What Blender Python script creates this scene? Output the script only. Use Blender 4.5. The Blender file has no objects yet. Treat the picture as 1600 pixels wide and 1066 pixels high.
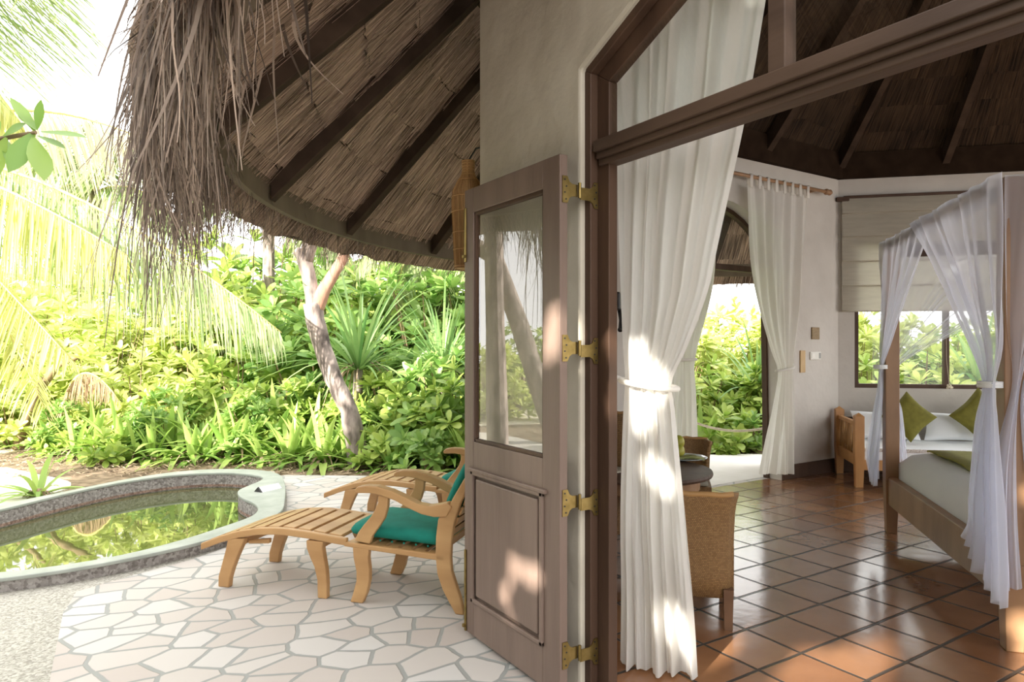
import bpy, bmesh, math, random
from mathutils import Vector, Matrix, noise
random.seed(7)
PI = math.pi
sc = bpy.context.scene
C = sc.collection

# ------------------------------------------------------------ camera, sky, sun, exposure
YAW = math.radians(32.7)
SN, CS, F = math.sin(YAW), math.cos(YAW), 1070.0
HC = 1.40
cam = bpy.data.cameras.new('camera'); cam.lens = F / 1600 * 36; cam.sensor_width = 36
cam.shift_y = 7 / 1600; cam.clip_start = 0.05; cam.clip_end = 200
camo = bpy.data.objects.new('camera', cam); C.objects.link(camo)
camo.location = (0, 0, HC); camo.rotation_euler = (PI / 2, 0, -YAW)
sc.camera = camo

world = bpy.data.worlds.new('sky'); sc.world = world; world.use_nodes = True
bgn = world.node_tree.nodes['Background']
bgn.inputs['Color'].default_value = (1.0, 0.99, 0.98, 1); bgn.inputs['Strength'].default_value = 2.3
sun = bpy.data.lights.new('sun', 'SUN'); sun.energy = 12.5; sun.angle = math.radians(0.7); sun.color = (1.0, 0.94, 0.84)
suno = bpy.data.objects.new('sun', sun); C.objects.link(suno)
SUNDIR = Vector((0.90, 0.38, -0.33)).normalized()
suno.rotation_euler = SUNDIR.to_track_quat('-Z', 'Y').to_euler()
sc.view_settings.view_transform = 'Standard'; sc.view_settings.look = 'None'
sc.view_settings.gamma = 1.0; sc.view_settings.exposure = 0.75
sc.view_settings.use_curve_mapping = False
sc.cycles.max_bounces = 12; sc.cycles.diffuse_bounces = 6; sc.cycles.transparent_max_bounces = 24
sc.cycles.sample_clamp_indirect = 8.0
sc.cycles.use_denoising = True

# ------------------------------------------------------------ helpers
def gp(px, py, z=0.0):
    t = (px - 800) / F
    d = (z - HC) / ((540 - py) / F)
    return Vector(((SN + t * CS) * d, (CS - t * SN) * d, z))
def at(px, py, d):
    t = (px - 800) / F
    return Vector(((SN + t * CS) * d, (CS - t * SN) * d, HC + (540 - py) / F * d))
def rnd(a, b): return random.uniform(a, b)

class MB:
    def __init__(s): s.v = []; s.f = []; s.uv = None
    def add(s, vs, fs):
        n = len(s.v); s.v += [tuple(p) for p in vs]; s.f += [tuple(i + n for i in f) for f in fs]
    def box(s, a, b, M=None):
        x0, y0, z0 = a; x1, y1, z1 = b
        vs = [Vector(p) for p in ((x0,y0,z0),(x1,y0,z0),(x1,y1,z0),(x0,y1,z0),(x0,y0,z1),(x1,y0,z1),(x1,y1,z1),(x0,y1,z1))]
        if M: vs = [M @ p for p in vs]
        s.add(vs, [(0,3,2,1),(4,5,6,7),(0,1,5,4),(1,2,6,5),(2,3,7,6),(3,0,4,7)])
    def hexa(s, lo, hi):
        s.add(list(lo) + list(hi), [(3,2,1,0),(4,5,6,7),(0,1,5,4),(1,2,6,5),(2,3,7,6),(3,0,4,7)])
    def prism(s, pts, fn, a, b):
        """pts 2D outline; fn(p, t) -> 3D at extrusion t"""
        n = len(pts)
        s.add([fn(p, a) for p in pts] + [fn(p, b) for p in pts],
              [tuple(range(n))[::-1], tuple(range(n, 2 * n))] + [(i, (i + 1) % n, (i + 1) % n + n, i + n) for i in range(n)])
    def tube(s, path, rads, n=8, cap=True):
        path = [Vector(p) for p in path]
        if not isinstance(rads, (list, tuple)): rads = [rads] * len(path)
        base = len(s.v); up = None
        for i, p in enumerate(path):
            t = (path[min(i + 1, len(path) - 1)] - path[max(i - 1, 0)])
            if t.length < 1e-9: t = Vector((0, 0, 1))
            t.normalize()
            if up is None: up = t.orthogonal().normalized()
            up = (up - t * up.dot(t)); up = up.normalized() if up.length > 1e-6 else t.orthogonal().normalized()
            w = t.cross(up)
            for k in range(n):
                a = 2 * PI * k / n
                s.v.append(tuple(p + (up * math.cos(a) + w * math.sin(a)) * rads[i]))
        for i in range(len(path) - 1):
            for k in range(n):
                a = base + i * n + k; b = base + i * n + (k + 1) % n
                s.f.append((a, b, b + n, a + n))
        if cap:
            s.f.append(tuple(base + k for k in range(n))[::-1]); e = base + (len(path) - 1) * n
            s.f.append(tuple(e + k for k in range(n)))
    def lathe(s, prof, n=24, c=(0, 0, 0)):
        b = len(s.v)
        for r, z in prof:
            for k in range(n):
                a = 2 * PI * k / n; s.v.append((c[0] + r * math.cos(a), c[1] + r * math.sin(a), c[2] + z))
        for i in range(len(prof) - 1):
            for k in range(n):
                p = b + i * n + k; q = b + i * n + (k + 1) % n
                s.f.append((p, q, q + n, p + n))
        s.f.append(tuple(b + k for k in range(n))[::-1]); e = b + (len(prof) - 1) * n
        s.f.append(tuple(e + k for k in range(n)))
    def ball(s, c, r, n=10, m=7, sc3=(1, 1, 1), jit=0):
        prof = []
        b = len(s.v)
        for i in range(m + 1):
            th = PI * i / m
            for k in range(n):
                a = 2 * PI * k / n
                q = Vector((math.sin(th) * math.cos(a) * sc3[0], math.sin(th) * math.sin(a) * sc3[1], math.cos(th) * sc3[2])) * r
                if jit: q *= 1 + jit * noise.noise(Vector((math.cos(a) * 2, math.sin(a) * 2, th * 2 + c[0] * 3)))
                s.v.append((c[0] + q.x, c[1] + q.y, c[2] + q.z))
        for i in range(m):
            for k in range(n):
                p = b + i * n + k; q = b + i * n + (k + 1) % n
                s.f.append((p, p + n, q + n, q))
    def build(s, name, m=None, parent=None, smooth=False, bevel=0, origin=None, subsurf=0):
        me = bpy.data.meshes.new(name)
        vs = s.v
        if origin is not None: vs = [(x - origin[0], y - origin[1], z - origin[2]) for x, y, z in vs]
        me.from_pydata(vs, [], s.f)
        if s.uv:
            ul = me.uv_layers.new(name='UVMap')
            flat = []
            for f in s.f:
                for i in f: flat += s.uv[i]
            ul.data.foreach_set('uv', flat)
        if m: me.materials.append(m)
        if smooth: me.polygons.foreach_set('use_smooth', [True] * len(me.polygons))
        me.update()
        o = bpy.data.objects.new(name, me); C.objects.link(o)
        if origin is not None: o.location = origin
        if parent: o.parent = parent
        if bevel:
            b = o.modifiers.new('bevel', 'BEVEL'); b.width = bevel; b.segments = 2; b.limit_method = 'ANGLE'; b.angle_limit = 0.6
        if subsurf:
            b = o.modifiers.new('sub', 'SUBSURF'); b.levels = subsurf; b.render_levels = subsurf
        return o

def tag(o, label=None, cat=None, group=None, kind=None):
    if label: o['label'] = label
    if cat: o['category'] = cat
    if group: o['group'] = group
    if kind: o['kind'] = kind
    return o
def empty(name, loc=(0, 0, 0), rz=0, **k):
    o = bpy.data.objects.new(name, None); C.objects.link(o); o.location = loc; o.rotation_euler = (0, 0, rz); o.empty_display_size = .1
    return tag(o, **k)
def copy_tree(o, parent=None):
    c = o.copy(); C.objects.link(c); c.parent = parent
    for ch in list(o.children): copy_tree(ch, c)
    return c

# ------------------------------------------------------------ materials
def mat(name, c1, c2=None, scale=8, stretch=(1, 1, 1), rough=0.6, bump=0.0, bscale=None, metal=0, island=0.0, trans=0.0, coord='Object', spec=0.5, detail=4, tcol=None):
    m = bpy.data.materials.new(name); m.use_nodes = True; nt = m.node_tree; N = nt.nodes; L = nt.links
    bs = N['Principled BSDF']; out = N['Material Output']
    bs.inputs['Roughness'].default_value = rough; bs.inputs['Metallic'].default_value = metal
    bs.inputs['Specular IOR Level'].default_value = spec
    c2 = c2 or c1
    tc = N.new('ShaderNodeTexCoord'); mp = N.new('ShaderNodeMapping'); mp.inputs['Scale'].default_value = stretch
    L.new(tc.outputs[coord], mp.inputs['Vector'])
    nz = N.new('ShaderNodeTexNoise'); nz.inputs['Scale'].default_value = scale; nz.inputs['Detail'].default_value = detail
    L.new(mp.outputs[0], nz.inputs['Vector'])
    rp = N.new('ShaderNodeValToRGB'); rp.color_ramp.elements[0].position = .32; rp.color_ramp.elements[1].position = .68
    rp.color_ramp.elements[0].color = (*c1, 1); rp.color_ramp.elements[1].color = (*c2, 1)
    fac = nz.outputs['Fac']
    if island:
        g = N.new('ShaderNodeNewGeometry'); mx = N.new('ShaderNodeMix'); mx.inputs[0].default_value = island
        L.new(nz.outputs['Fac'], mx.inputs[2]); L.new(g.outputs['Random Per Island'], mx.inputs[3]); fac = mx.outputs[0]
        rp.color_ramp.elements[0].position = .1; rp.color_ramp.elements[1].position = .9
    L.new(fac, rp.inputs[0]); L.new(rp.outputs[0], bs.inputs['Base Color'])
    if bump:
        n2 = N.new('ShaderNodeTexNoise'); n2.inputs['Scale'].default_value = bscale or scale; n2.inputs['Detail'].default_value = 5
        L.new(mp.outputs[0], n2.inputs['Vector'])
        b = N.new('ShaderNodeBump'); b.inputs['Strength'].default_value = bump; b.inputs['Distance'].default_value = .02
        L.new(n2.outputs['Fac'], b.inputs['Height']); L.new(b.outputs[0], bs.inputs['Normal'])
    if trans:
        t = N.new('ShaderNodeBsdfTranslucent'); ms = N.new('ShaderNodeMixShader'); ms.inputs[0].default_value = trans
        if tcol:
            t.inputs['Color'].default_value = (*tcol, 1)
        else: L.new(rp.outputs[0], t.inputs['Color'])
        L.new(bs.outputs[0], ms.inputs[1]); L.new(t.outputs[0], ms.inputs[2]); L.new(ms.outputs[0], out.inputs['Surface'])
    return m

M = {}
M['plaster'] = mat('plaster', (.46,.41,.33), (.55,.50,.41), 3, rough=.85, bump=.9, bscale=5)
M['beamwood'] = mat('beam_wood', (.060,.036,.025), (.115,.072,.050), 6, (1,.15,1), rough=.55, bump=.12, bscale=30, spec=.3)
M['plaster_in'] = mat('plaster_inside', (.52,.485,.44), (.58,.545,.50), 3, rough=.85, bump=.5, bscale=6)
M['darkwood'] = mat('dark_wood', (.055,.029,.018), (.095,.052,.032), 5, (1,1,.15), rough=.55, spec=.3, bump=.1, bscale=30)
M['doorwood'] = mat('door_wood', (.150,.102,.080), (.225,.160,.128), 6, (1,1,.12), rough=.5, spec=.35, bump=.12, bscale=40)
M['rafter'] = mat('rafter_wood', (.036,.023,.016), (.066,.043,.030), 6, rough=.85, spec=.1, bump=.1)
M['fascia'] = mat('fascia_wood', (.11,.078,.050), (.16,.118,.078), 5, (1,1,.4), rough=.7, bump=.1)
M['teak'] = mat('teak', (.40,.215,.085), (.54,.32,.14), 7, (.3,1,1), rough=.45, bump=.05, bscale=40)
M['bedwood'] = mat('bed_wood', (.24,.125,.060), (.38,.215,.110), 7, (.6,.6,.25), rough=.4, bump=.06, bscale=30)
M['darkleg'] = mat('dark_leg_wood', (.13,.065,.035), (.19,.10,.055), 7, rough=.45)
M['ringbeam'] = mat('ring_beam_wood', (.018,.010,.006), (.030,.018,.011), 7, rough=.9, spec=.05)
M['daywood'] = mat('daybed_wood', (.45,.22,.075), (.58,.31,.12), 7, (1,1,.3), rough=.4, bump=.05, bscale=30)
M['brass'] = mat('brass', (.23,.165,.055), (.33,.24,.09), 30, rough=.42, metal=1)
M['green'] = mat('green_canvas', (.000,.155,.115), (.003,.205,.155), 12, rough=.85, bump=.12, bscale=25)
M['olive'] = mat('olive_cloth', (.14,.13,.012), (.19,.175,.02), 20, rough=.8, bump=.1, bscale=60)
M['olive2'] = mat('olive_throw', (.26,.25,.03), (.33,.31,.05), 20, rough=.8)
M['sheet'] = mat('white_sheet', (.88,.91,.94), (.92,.95,.97), 4, rough=.8, bump=.15, bscale=5)
M['piping'] = mat('patterned_trim', (.35,.28,.24), (.85,.83,.8), 60, rough=.8)
M['curtain'] = mat('curtain_cotton', (.87,.86,.83), (.90,.89,.87), 5, rough=.85, trans=.5, tcol=(.90,.87,.81))
M['blind'] = mat('blind_cloth', (.50,.46,.38), (.56,.52,.43), 5, (1,1,6), rough=.85, trans=.35)
M['stone'] = mat('coping_stone', (.29,.315,.28), (.40,.425,.385), 6, rough=.55, bump=.1)
M['black'] = mat('black_plastic', (.02,.018,.018), rough=.4)
M['white'] = mat('white_plastic', (.72,.70,.64), rough=.4)
M['rope'] = mat('rope', (.62,.55,.42), (.75,.68,.52), 60, rough=.9)
M['basket'] = mat('basket_cane', (.26,.13,.045), (.50,.29,.11), 20, rough=.6, island=.7)
M['bark'] = mat('bark', (.06,.045,.04), (.44,.36,.32), 10, (1,1,.35), rough=.9, bump=.7, bscale=14)
M['redbark'] = mat('red_bark', (.30,.15,.10), (.50,.31,.22), 9, (1,1,.4), rough=.9, bump=.5, bscale=14)
M['stem'] = mat('stem', (.16,.11,.06), (.30,.22,.12), 10, rough=.9)
M['sand'] = mat('sand', (.66,.58,.46), (.80,.73,.62), 5, rough=.95, bump=.2)
M['litter'] = mat('litter', (.16,.10,.06), (.50,.38,.26), 30, rough=.95, island=.8)
M['concrete'] = mat('path_concrete', (.60,.56,.50), (.72,.68,.62), 6, rough=.9)
M['fruit'] = mat('fruit', (.25,.30,.03), (.45,.40,.06), 10, rough=.4)
M['blueglass'] = mat('glass_dish', (.30,.34,.36), rough=.1)
# leaves
def leafmat(n, a, b, tr=.38): return mat(n, a, b, 3, rough=.42, island=.75, trans=tr)
M['leaf_bush'] = leafmat('leaf_bush', (.20,.34,.045), (.58,.68,.18))
M['leaf_bush2'] = leafmat('leaf_bush_deep', (.14,.29,.055), (.40,.56,.16))
M['leaf_yellow'] = leafmat('leaf_yellow', (.38,.48,.09), (.72,.76,.28))
M['leaf_strap'] = leafmat('leaf_strap', (.16,.33,.05), (.50,.64,.18))
M['leaf_blue'] = leafmat('leaf_pandanus', (.11,.25,.07), (.38,.52,.19))
M['leaf_palm'] = leafmat('leaf_palm', (.26,.38,.15), (.58,.63,.34), .5)
M['leaf_palmy'] = leafmat('leaf_palm_yellow', (.44,.48,.13), (.78,.76,.34), .5)
M['leaf_palmw'] = leafmat('leaf_palm_pale', (.52,.50,.36), (.78,.72,.58), .5)
M['leaf_broad'] = leafmat('leaf_broad', (.17,.32,.06), (.32,.46,.10))
M['leaf_dark'] = leafmat('leaf_dark', (.05,.12,.02), (.14,.26,.05), .2)
M['midrib'] = mat('midrib', (.50,.44,.12), (.66,.58,.2), 10, rough=.6)

def glass(name, tint=(.97,.98,.97), ior=1.5, rough=0.0):
    m = bpy.data.materials.new(name); m.use_nodes = True; N = m.node_tree.nodes; L = m.node_tree.links
    N.remove(N['Principled BSDF']); t = N.new('ShaderNodeBsdfTransparent'); t.inputs[0].default_value = (*tint, 1)
    g = N.new('ShaderNodeBsdfGlossy'); g.inputs['Roughness'].default_value = rough; fr = N.new('ShaderNodeFresnel'); fr.inputs[0].default_value = ior
    ge = N.new('ShaderNodeNewGeometry'); iv = N.new('ShaderNodeMath'); iv.operation = 'SUBTRACT'; iv.inputs[0].default_value = 1; L.new(ge.outputs['Backfacing'], iv.inputs[1])
    mu = N.new('ShaderNodeMath'); mu.operation = 'MULTIPLY'; L.new(fr.outputs[0], mu.inputs[0]); L.new(iv.outputs[0], mu.inputs[1])
    ms = N.new('ShaderNodeMixShader'); L.new(mu.outputs[0], ms.inputs[0]); L.new(t.outputs[0], ms.inputs[1]); L.new(g.outputs[0], ms.inputs[2])
    L.new(ms.outputs[0], N['Material Output'].inputs['Surface']); return m
M['glass'] = glass('window_glass', ior=1.5)
M['doorglass'] = glass('door_glass', ior=2.4)

def netmat():
    m = bpy.data.materials.new('mosquito_net'); m.use_nodes = True; N = m.node_tree.nodes; L = m.node_tree.links
    N.remove(N['Principled BSDF']); t = N.new('ShaderNodeBsdfTransparent'); d = N.new('ShaderNodeBsdfDiffuse'); tl = N.new('ShaderNodeBsdfTranslucent')
    d.inputs[0].default_value = (.84,.87,.97,1); tl.inputs[0].default_value = (.84,.87,.97,1)
    m1 = N.new('ShaderNodeMixShader'); m1.inputs[0].default_value = .5; L.new(d.outputs[0], m1.inputs[1]); L.new(tl.outputs[0], m1.inputs[2])
    m2 = N.new('ShaderNodeMixShader'); m2.inputs[0].default_value = .42
    lw = N.new('ShaderNodeLayerWeight'); lw.inputs[0].default_value = .35
    mm = N.new('ShaderNodeMath'); mm.operation = 'MULTIPLY_ADD'; mm.inputs[1].default_value = .75; mm.inputs[2].default_value = .42; mm.use_clamp = True
    L.new(lw.outputs['Facing'], mm.inputs[0]); L.new(mm.outputs[0], m2.inputs[0])
    L.new(t.outputs[0], m2.inputs[1]); L.new(m1.outputs[0], m2.inputs[2]); L.new(m2.outputs[0], N['Material Output'].inputs['Surface']); return m
M['net'] = netmat()

def tile_mat():
    m = bpy.data.materials.new('terracotta_tiles'); m.use_nodes = True; N = m.node_tree.nodes; L = m.node_tree.links; bs = N['Principled BSDF']
    tc = N.new('ShaderNodeTexCoord'); mp = N.new('ShaderNodeMapping'); S = 1 / .3045
    mp.inputs['Location'].default_value = (-3.40 * S, -1.91 * S, 0); mp.inputs['Scale'].default_value = (S, S, S)
    L.new(tc.outputs['Object'], mp.inputs[0])
    wn = N.new('ShaderNodeTexNoise'); wn.inputs['Scale'].default_value = 1.2; L.new(mp.outputs[0], wn.inputs['Vector'])
    wa = N.new('ShaderNodeVectorMath'); wa.operation = 'MULTIPLY_ADD'; wa.inputs[1].default_value = (.035,.035,0); L.new(wn.outputs['Color'], wa.inputs[0]); L.new(mp.outputs[0], wa.inputs[2])
    sub = N.new('ShaderNodeVectorMath'); sub.operation = 'SUBTRACT'; sub.inputs[1].default_value = (.0175,.0175,0); L.new(wa.outputs[0], sub.inputs[0])
    fl = N.new('ShaderNodeVectorMath'); fl.operation = 'FLOOR'; L.new(sub.outputs[0], fl.inputs[0])
    fr = N.new('ShaderNodeVectorMath'); fr.operation = 'FRACTION'; L.new(sub.outputs[0], fr.inputs[0])
    sp = N.new('ShaderNodeSeparateXYZ'); L.new(fr.outputs[0], sp.inputs[0])
    def ping(o):
        a = N.new('ShaderNodeMath'); a.operation = 'PINGPONG'; a.inputs[1].default_value = .5; L.new(o, a.inputs[0]); return a.outputs[0]
    mn = N.new('ShaderNodeMath'); mn.operation = 'MINIMUM'; L.new(ping(sp.outputs[0]), mn.inputs[0]); L.new(ping(sp.outputs[1]), mn.inputs[1])
    gr = N.new('ShaderNodeMapRange'); gr.inputs['From Min'].default_value = .018; gr.inputs['From Max'].default_value = .034; L.new(mn.outputs[0], gr.inputs[0])
    w = N.new('ShaderNodeTexWhiteNoise'); w.noise_dimensions = '2D'; L.new(fl.outputs[0], w.inputs['Vector'])
    nz = N.new('ShaderNodeTexNoise'); nz.inputs['Scale'].default_value = 5; nz.inputs['Detail'].default_value = 6; L.new(tc.outputs['Object'], nz.inputs['Vector'])
    ad = N.new('ShaderNodeMath'); ad.operation = 'MULTIPLY_ADD'; ad.inputs[1].default_value = .5; L.new(w.outputs['Value'], ad.inputs[0])
    h = N.new('ShaderNodeMath'); h.operation = 'MULTIPLY'; h.inputs[1].default_value = .55; L.new(nz.outputs['Fac'], h.inputs[0]); L.new(h.outputs[0], ad.inputs[2])
    cr = N.new('ShaderNodeValToRGB'); cr.color_ramp.elements[0].color = (.19,.080,.036,1); cr.color_ramp.elements[1].color = (.37,.185,.092,1); cr.color_ramp.elements[0].position = .15; cr.color_ramp.elements[1].position = .85
    L.new(ad.outputs[0], cr.inputs[0])
    mx = N.new('ShaderNodeMix'); mx.data_type = 'RGBA'; L.new(gr.outputs[0], mx.inputs[0]); mx.inputs[6].default_value = (.050,.038,.030,1); L.new(cr.outputs[0], mx.inputs[7])
    L.new(mx.outputs[2], bs.inputs['Base Color'])
    rr = N.new('ShaderNodeMapRange'); rr.inputs['To Min'].default_value = .75; rr.inputs['To Max'].default_value = .20; L.new(gr.outputs[0], rr.inputs[0]); L.new(rr.outputs[0], bs.inputs['Roughness'])
    bs.inputs['Coat Weight'].default_value = .35; bs.inputs['Coat Roughness'].default_value = .12
    n3 = N.new('ShaderNodeTexNoise'); n3.inputs['Scale'].default_value = 11; n3.inputs['Detail'].default_value = 3; L.new(tc.outputs['Object'], n3.inputs['Vector'])
    hs = N.new('ShaderNodeMath'); hs.operation = 'MULTIPLY_ADD'; hs.inputs[1].default_value = .22; L.new(n3.outputs['Fac'], hs.inputs[0]); L.new(gr.outputs[0], hs.inputs[2])
    b = N.new('ShaderNodeBump'); b.inputs['Strength'].default_value = .55; b.inputs['Distance'].default_value = .008; L.new(hs.outputs[0], b.inputs['Height'])
    L.new(b.outputs[0], bs.inputs['Normal']); L.new(b.outputs[0], bs.inputs['Coat Normal'])
    return m
M['tiles'] = tile_mat()

def flag_mat():
    m = bpy.data.materials.new('crazy_paving'); m.use_nodes = True; N = m.node_tree.nodes; L = m.node_tree.links; bs = N['Principled BSDF']
    tc = N.new('ShaderNodeTexCoord'); mp = N.new('ShaderNodeMapping'); mp.inputs['Rotation'].default_value = (0,0,.5); mp.inputs['Scale'].default_value = (4.8,6.2,.001); L.new(tc.outputs['Object'], mp.inputs[0])
    nz = N.new('ShaderNodeTexNoise'); nz.inputs['Scale'].default_value = 1.2; L.new(mp.outputs[0], nz.inputs['Vector'])
    wa = N.new('ShaderNodeVectorMath'); wa.operation = 'MULTIPLY_ADD'; wa.inputs[1].default_value = (.14,.14,0); L.new(nz.outputs['Color'], wa.inputs[0]); L.new(mp.outputs[0], wa.inputs[2])
    v1 = N.new('ShaderNodeTexVoronoi'); v1.feature = 'DISTANCE_TO_EDGE'; v2 = N.new('ShaderNodeTexVoronoi')
    for v in (v1, v2):
        v.voronoi_dimensions = '2D'; v.inputs['Scale'].default_value = 1; v.inputs['Randomness'].default_value = .95; L.new(wa.outputs[0], v.inputs['Vector'])
    gr = N.new('ShaderNodeMapRange'); gr.inputs['From Min'].default_value = .04; gr.inputs['From Max'].default_value = .06; L.new(v1.outputs['Distance'], gr.inputs[0])
    cr = N.new('ShaderNodeValToRGB'); cr.color_ramp.elements[0].color = (.47,.415,.38,1); cr.color_ramp.elements[1].color = (.56,.54,.52,1)
    e = cr.color_ramp.elements.new(.55); e.color = (.53,.49,.455,1)
    sp = N.new('ShaderNodeSeparateColor'); L.new(v2.outputs['Color'], sp.inputs[0]); L.new(sp.outputs[0], cr.inputs[0])
    mx = N.new('ShaderNodeMix'); mx.data_type = 'RGBA'; L.new(gr.outputs[0], mx.inputs[0]); mx.inputs[6].default_value = (.30,.305,.29,1); L.new(cr.outputs[0], mx.inputs[7])
    L.new(mx.outputs[2], bs.inputs['Base Color']); bs.inputs['Roughness'].default_value = .75
    b = N.new('ShaderNodeBump'); b.inputs['Strength'].default_value = .5; b.inputs['Distance'].default_value = .008; L.new(gr.outputs[0], b.inputs['Height']); L.new(b.outputs[0], bs.inputs['Normal'])
    return m
M['flag'] = flag_mat()

def pebble_mat(name, c1, c2, s, bz=None):
    m = bpy.data.materials.new(name); m.use_nodes = True; N = m.node_tree.nodes; L = m.node_tree.links; bs = N['Principled BSDF']
    tc = N.new('ShaderNodeTexCoord'); v = N.new('ShaderNodeTexVoronoi'); v.inputs['Scale'].default_value = s; L.new(tc.outputs['Object'], v.inputs['Vector'])
    sp = N.new('ShaderNodeSeparateColor'); L.new(v.outputs['Color'], sp.inputs[0])
    cr = N.new('ShaderNodeValToRGB'); cr.color_ramp.elements[0].color = (*c1,1); cr.color_ramp.elements[1].color = (*c2,1); L.new(sp.outputs[0], cr.inputs[0])
    L.new(cr.outputs[0], bs.inputs['Base Color']); bs.inputs['Roughness'].default_value = .8
    b = N.new('ShaderNodeBump'); b.inputs['Strength'].default_value = .5; b.inputs['Distance'].default_value = .006; b.invert = True; L.new(v.outputs['Distance'], b.inputs['Height']); L.new(b.outputs[0], bs.inputs['Normal'])
    return m
M['pebble'] = pebble_mat('washed_pebble', (.27,.25,.21), (.54,.52,.46), 100)
M['poolwall'] = pebble_mat('pool_wall_pebble', (.16,.14,.13), (.40,.37,.35), 60)
M['soil'] = mat('garden_soil', (.13,.09,.055), (.34,.25,.165), 9, rough=.95, bump=.6, bscale=20)

def water_mat():
    m = bpy.data.materials.new('pool_water'); m.use_nodes = True; N = m.node_tree.nodes; L = m.node_tree.links; bs = N['Principled BSDF']
    bs.inputs['Base Color'].default_value = (.075,.085,.035,1); bs.inputs['Roughness'].default_value = .02; bs.inputs['IOR'].default_value = 1.9
    n = N.new('ShaderNodeTexNoise'); n.inputs['Scale'].default_value = 5; b = N.new('ShaderNodeBump'); b.inputs['Strength'].default_value = .05; b.inputs['Distance'].default_value = .02
    L.new(n.outputs['Fac'], b.inputs['Height']); L.new(b.outputs[0], bs.inputs['Normal']); return m
M['water'] = water_mat()

def thatch_mat(name, c1, c2, us=70, vs=3.0, row=.30):
    """uv in metres: u around, v up the slope"""
    m = bpy.data.materials.new(name); m.use_nodes = True; N = m.node_tree.nodes; L = m.node_tree.links; bs = N['Principled BSDF']
    bs.inputs['Roughness'].default_value = .85; bs.inputs['Specular IOR Level'].default_value = .2
    uv = N.new('ShaderNodeUVMap'); mp = N.new('ShaderNodeMapping'); mp.inputs['Scale'].default_value = (us, vs, 1); mp.inputs['Rotation'].default_value = (0, 0, 0)
    L.new(uv.outputs[0], mp.inputs[0])
    n1 = N.new('ShaderNodeTexNoise'); n1.inputs['Scale'].default_value = 1.0; n1.inputs['Detail'].default_value = 6; n1.inputs['Distortion'].default_value = .6; L.new(mp.outputs[0], n1.inputs['Vector'])
    n2 = N.new('ShaderNodeTexNoise'); n2.inputs['Scale'].default_value = 3.0; L.new(uv.outputs[0], n2.inputs['Vector'])
    a = N.new('ShaderNodeMath'); a.operation = 'MULTIPLY_ADD'; a.inputs[1].default_value = .35; L.new(n2.outputs['Fac'], a.inputs[0])
    b0 = N.new('ShaderNodeMath'); b0.operation = 'MULTIPLY'; b0.inputs[1].default_value = .65; L.new(n1.outputs['Fac'], b0.inputs[0]); L.new(b0.outputs[0], a.inputs[2])
    cr = N.new('ShaderNodeValToRGB'); cr.color_ramp.elements[0].color = (*c1,1); cr.color_ramp.elements[1].color = (*c2,1); cr.color_ramp.elements[0].position = .38; cr.color_ramp.elements[1].position = .62
    L.new(a.outputs[0], cr.inputs[0]); L.new(cr.outputs[0], bs.inputs['Base Color'])
    bp = N.new('ShaderNodeBump'); bp.inputs['Strength'].default_value = 1.0; bp.inputs['Distance'].default_value = .03; L.new(n1.outputs['Fac'], bp.inputs['Height']); L.new(bp.outputs[0], bs.inputs['Normal'])
    return m
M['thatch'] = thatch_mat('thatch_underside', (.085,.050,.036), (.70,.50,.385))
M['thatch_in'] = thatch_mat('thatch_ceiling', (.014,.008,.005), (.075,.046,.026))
M['strand'] = mat('thatch_strand', (.07,.05,.04), (.44,.34,.275), 6, rough=.85, island=.8, trans=.15)
M['reed'] = mat('reed', (.17,.105,.075), (.70,.51,.40), 6, rough=.85, island=.85)

def weave_mat():
    m = bpy.data.materials.new('wicker'); m.use_nodes = True; N = m.node_tree.nodes; L = m.node_tree.links; bs = N['Principled BSDF']
    uv = N.new('ShaderNodeUVMap')
    br = N.new('ShaderNodeTexBrick'); br.inputs['Scale'].default_value = 1; mp = N.new('ShaderNodeMapping'); mp.inputs['Scale'].default_value = (60, 60, 1); L.new(uv.outputs[0], mp.inputs[0]); L.new(mp.outputs[0], br.inputs['Vector'])
    br.inputs['Color1'].default_value = (.27,.145,.055,1); br.inputs['Color2'].default_value = (.40,.235,.095,1); br.inputs['Mortar'].default_value = (.16,.08,.03,1)
    br.inputs['Mortar Size'].default_value = .08; br.inputs['Brick Width'].default_value = .55; br.inputs['Row Height'].default_value = .5; br.inputs['Mortar Smooth'].default_value = .8
    L.new(br.outputs['Color'], bs.inputs['Base Color']); bs.inputs['Roughness'].default_value = .5
    b = N.new('ShaderNodeBump'); b.invert = True; b.inputs['Distance'].default_value = .004; L.new(br.outputs['Fac'], b.inputs['Height']); L.new(b.outputs[0], bs.inputs['Normal'])
    return m
M['wicker'] = weave_mat()

# ------------------------------------------------------------ ground, terrace, pool
def fill(loops, z, name, m, thick=0.0, parent=None, **k):
    bm = bmesh.new()
    for lp in loops:
        vs = [bm.verts.new((p[0], p[1], z)) for p in lp]
        for i in range(len(vs)): bm.edges.new((vs[i], vs[(i + 1) % len(vs)]))
    bmesh.ops.triangle_fill(bm, use_beauty=True, use_dissolve=False, edges=bm.edges[:])
    bmesh.ops.recalc_face_normals(bm, faces=bm.faces[:])
    if bm.faces and bm.faces[0].normal.z < 0: bmesh.ops.reverse_faces(bm, faces=bm.faces[:])
    if thick:
        r = bmesh.ops.extrude_face_region(bm, geom=bm.faces[:])
        bmesh.ops.translate(bm, vec=(0, 0, -thick), verts=[e for e in r['geom'] if isinstance(e, bmesh.types.BMVert)])
        bmesh.ops.recalc_face_normals(bm, faces=bm.faces[:])
    me = bpy.data.meshes.new(name); bm.to_mesh(me); bm.free(); me.materials.append(m)
    o = bpy.data.objects.new(name, me); C.objects.link(o)
    if parent: o.parent = parent
    return tag(o, **k)
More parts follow.
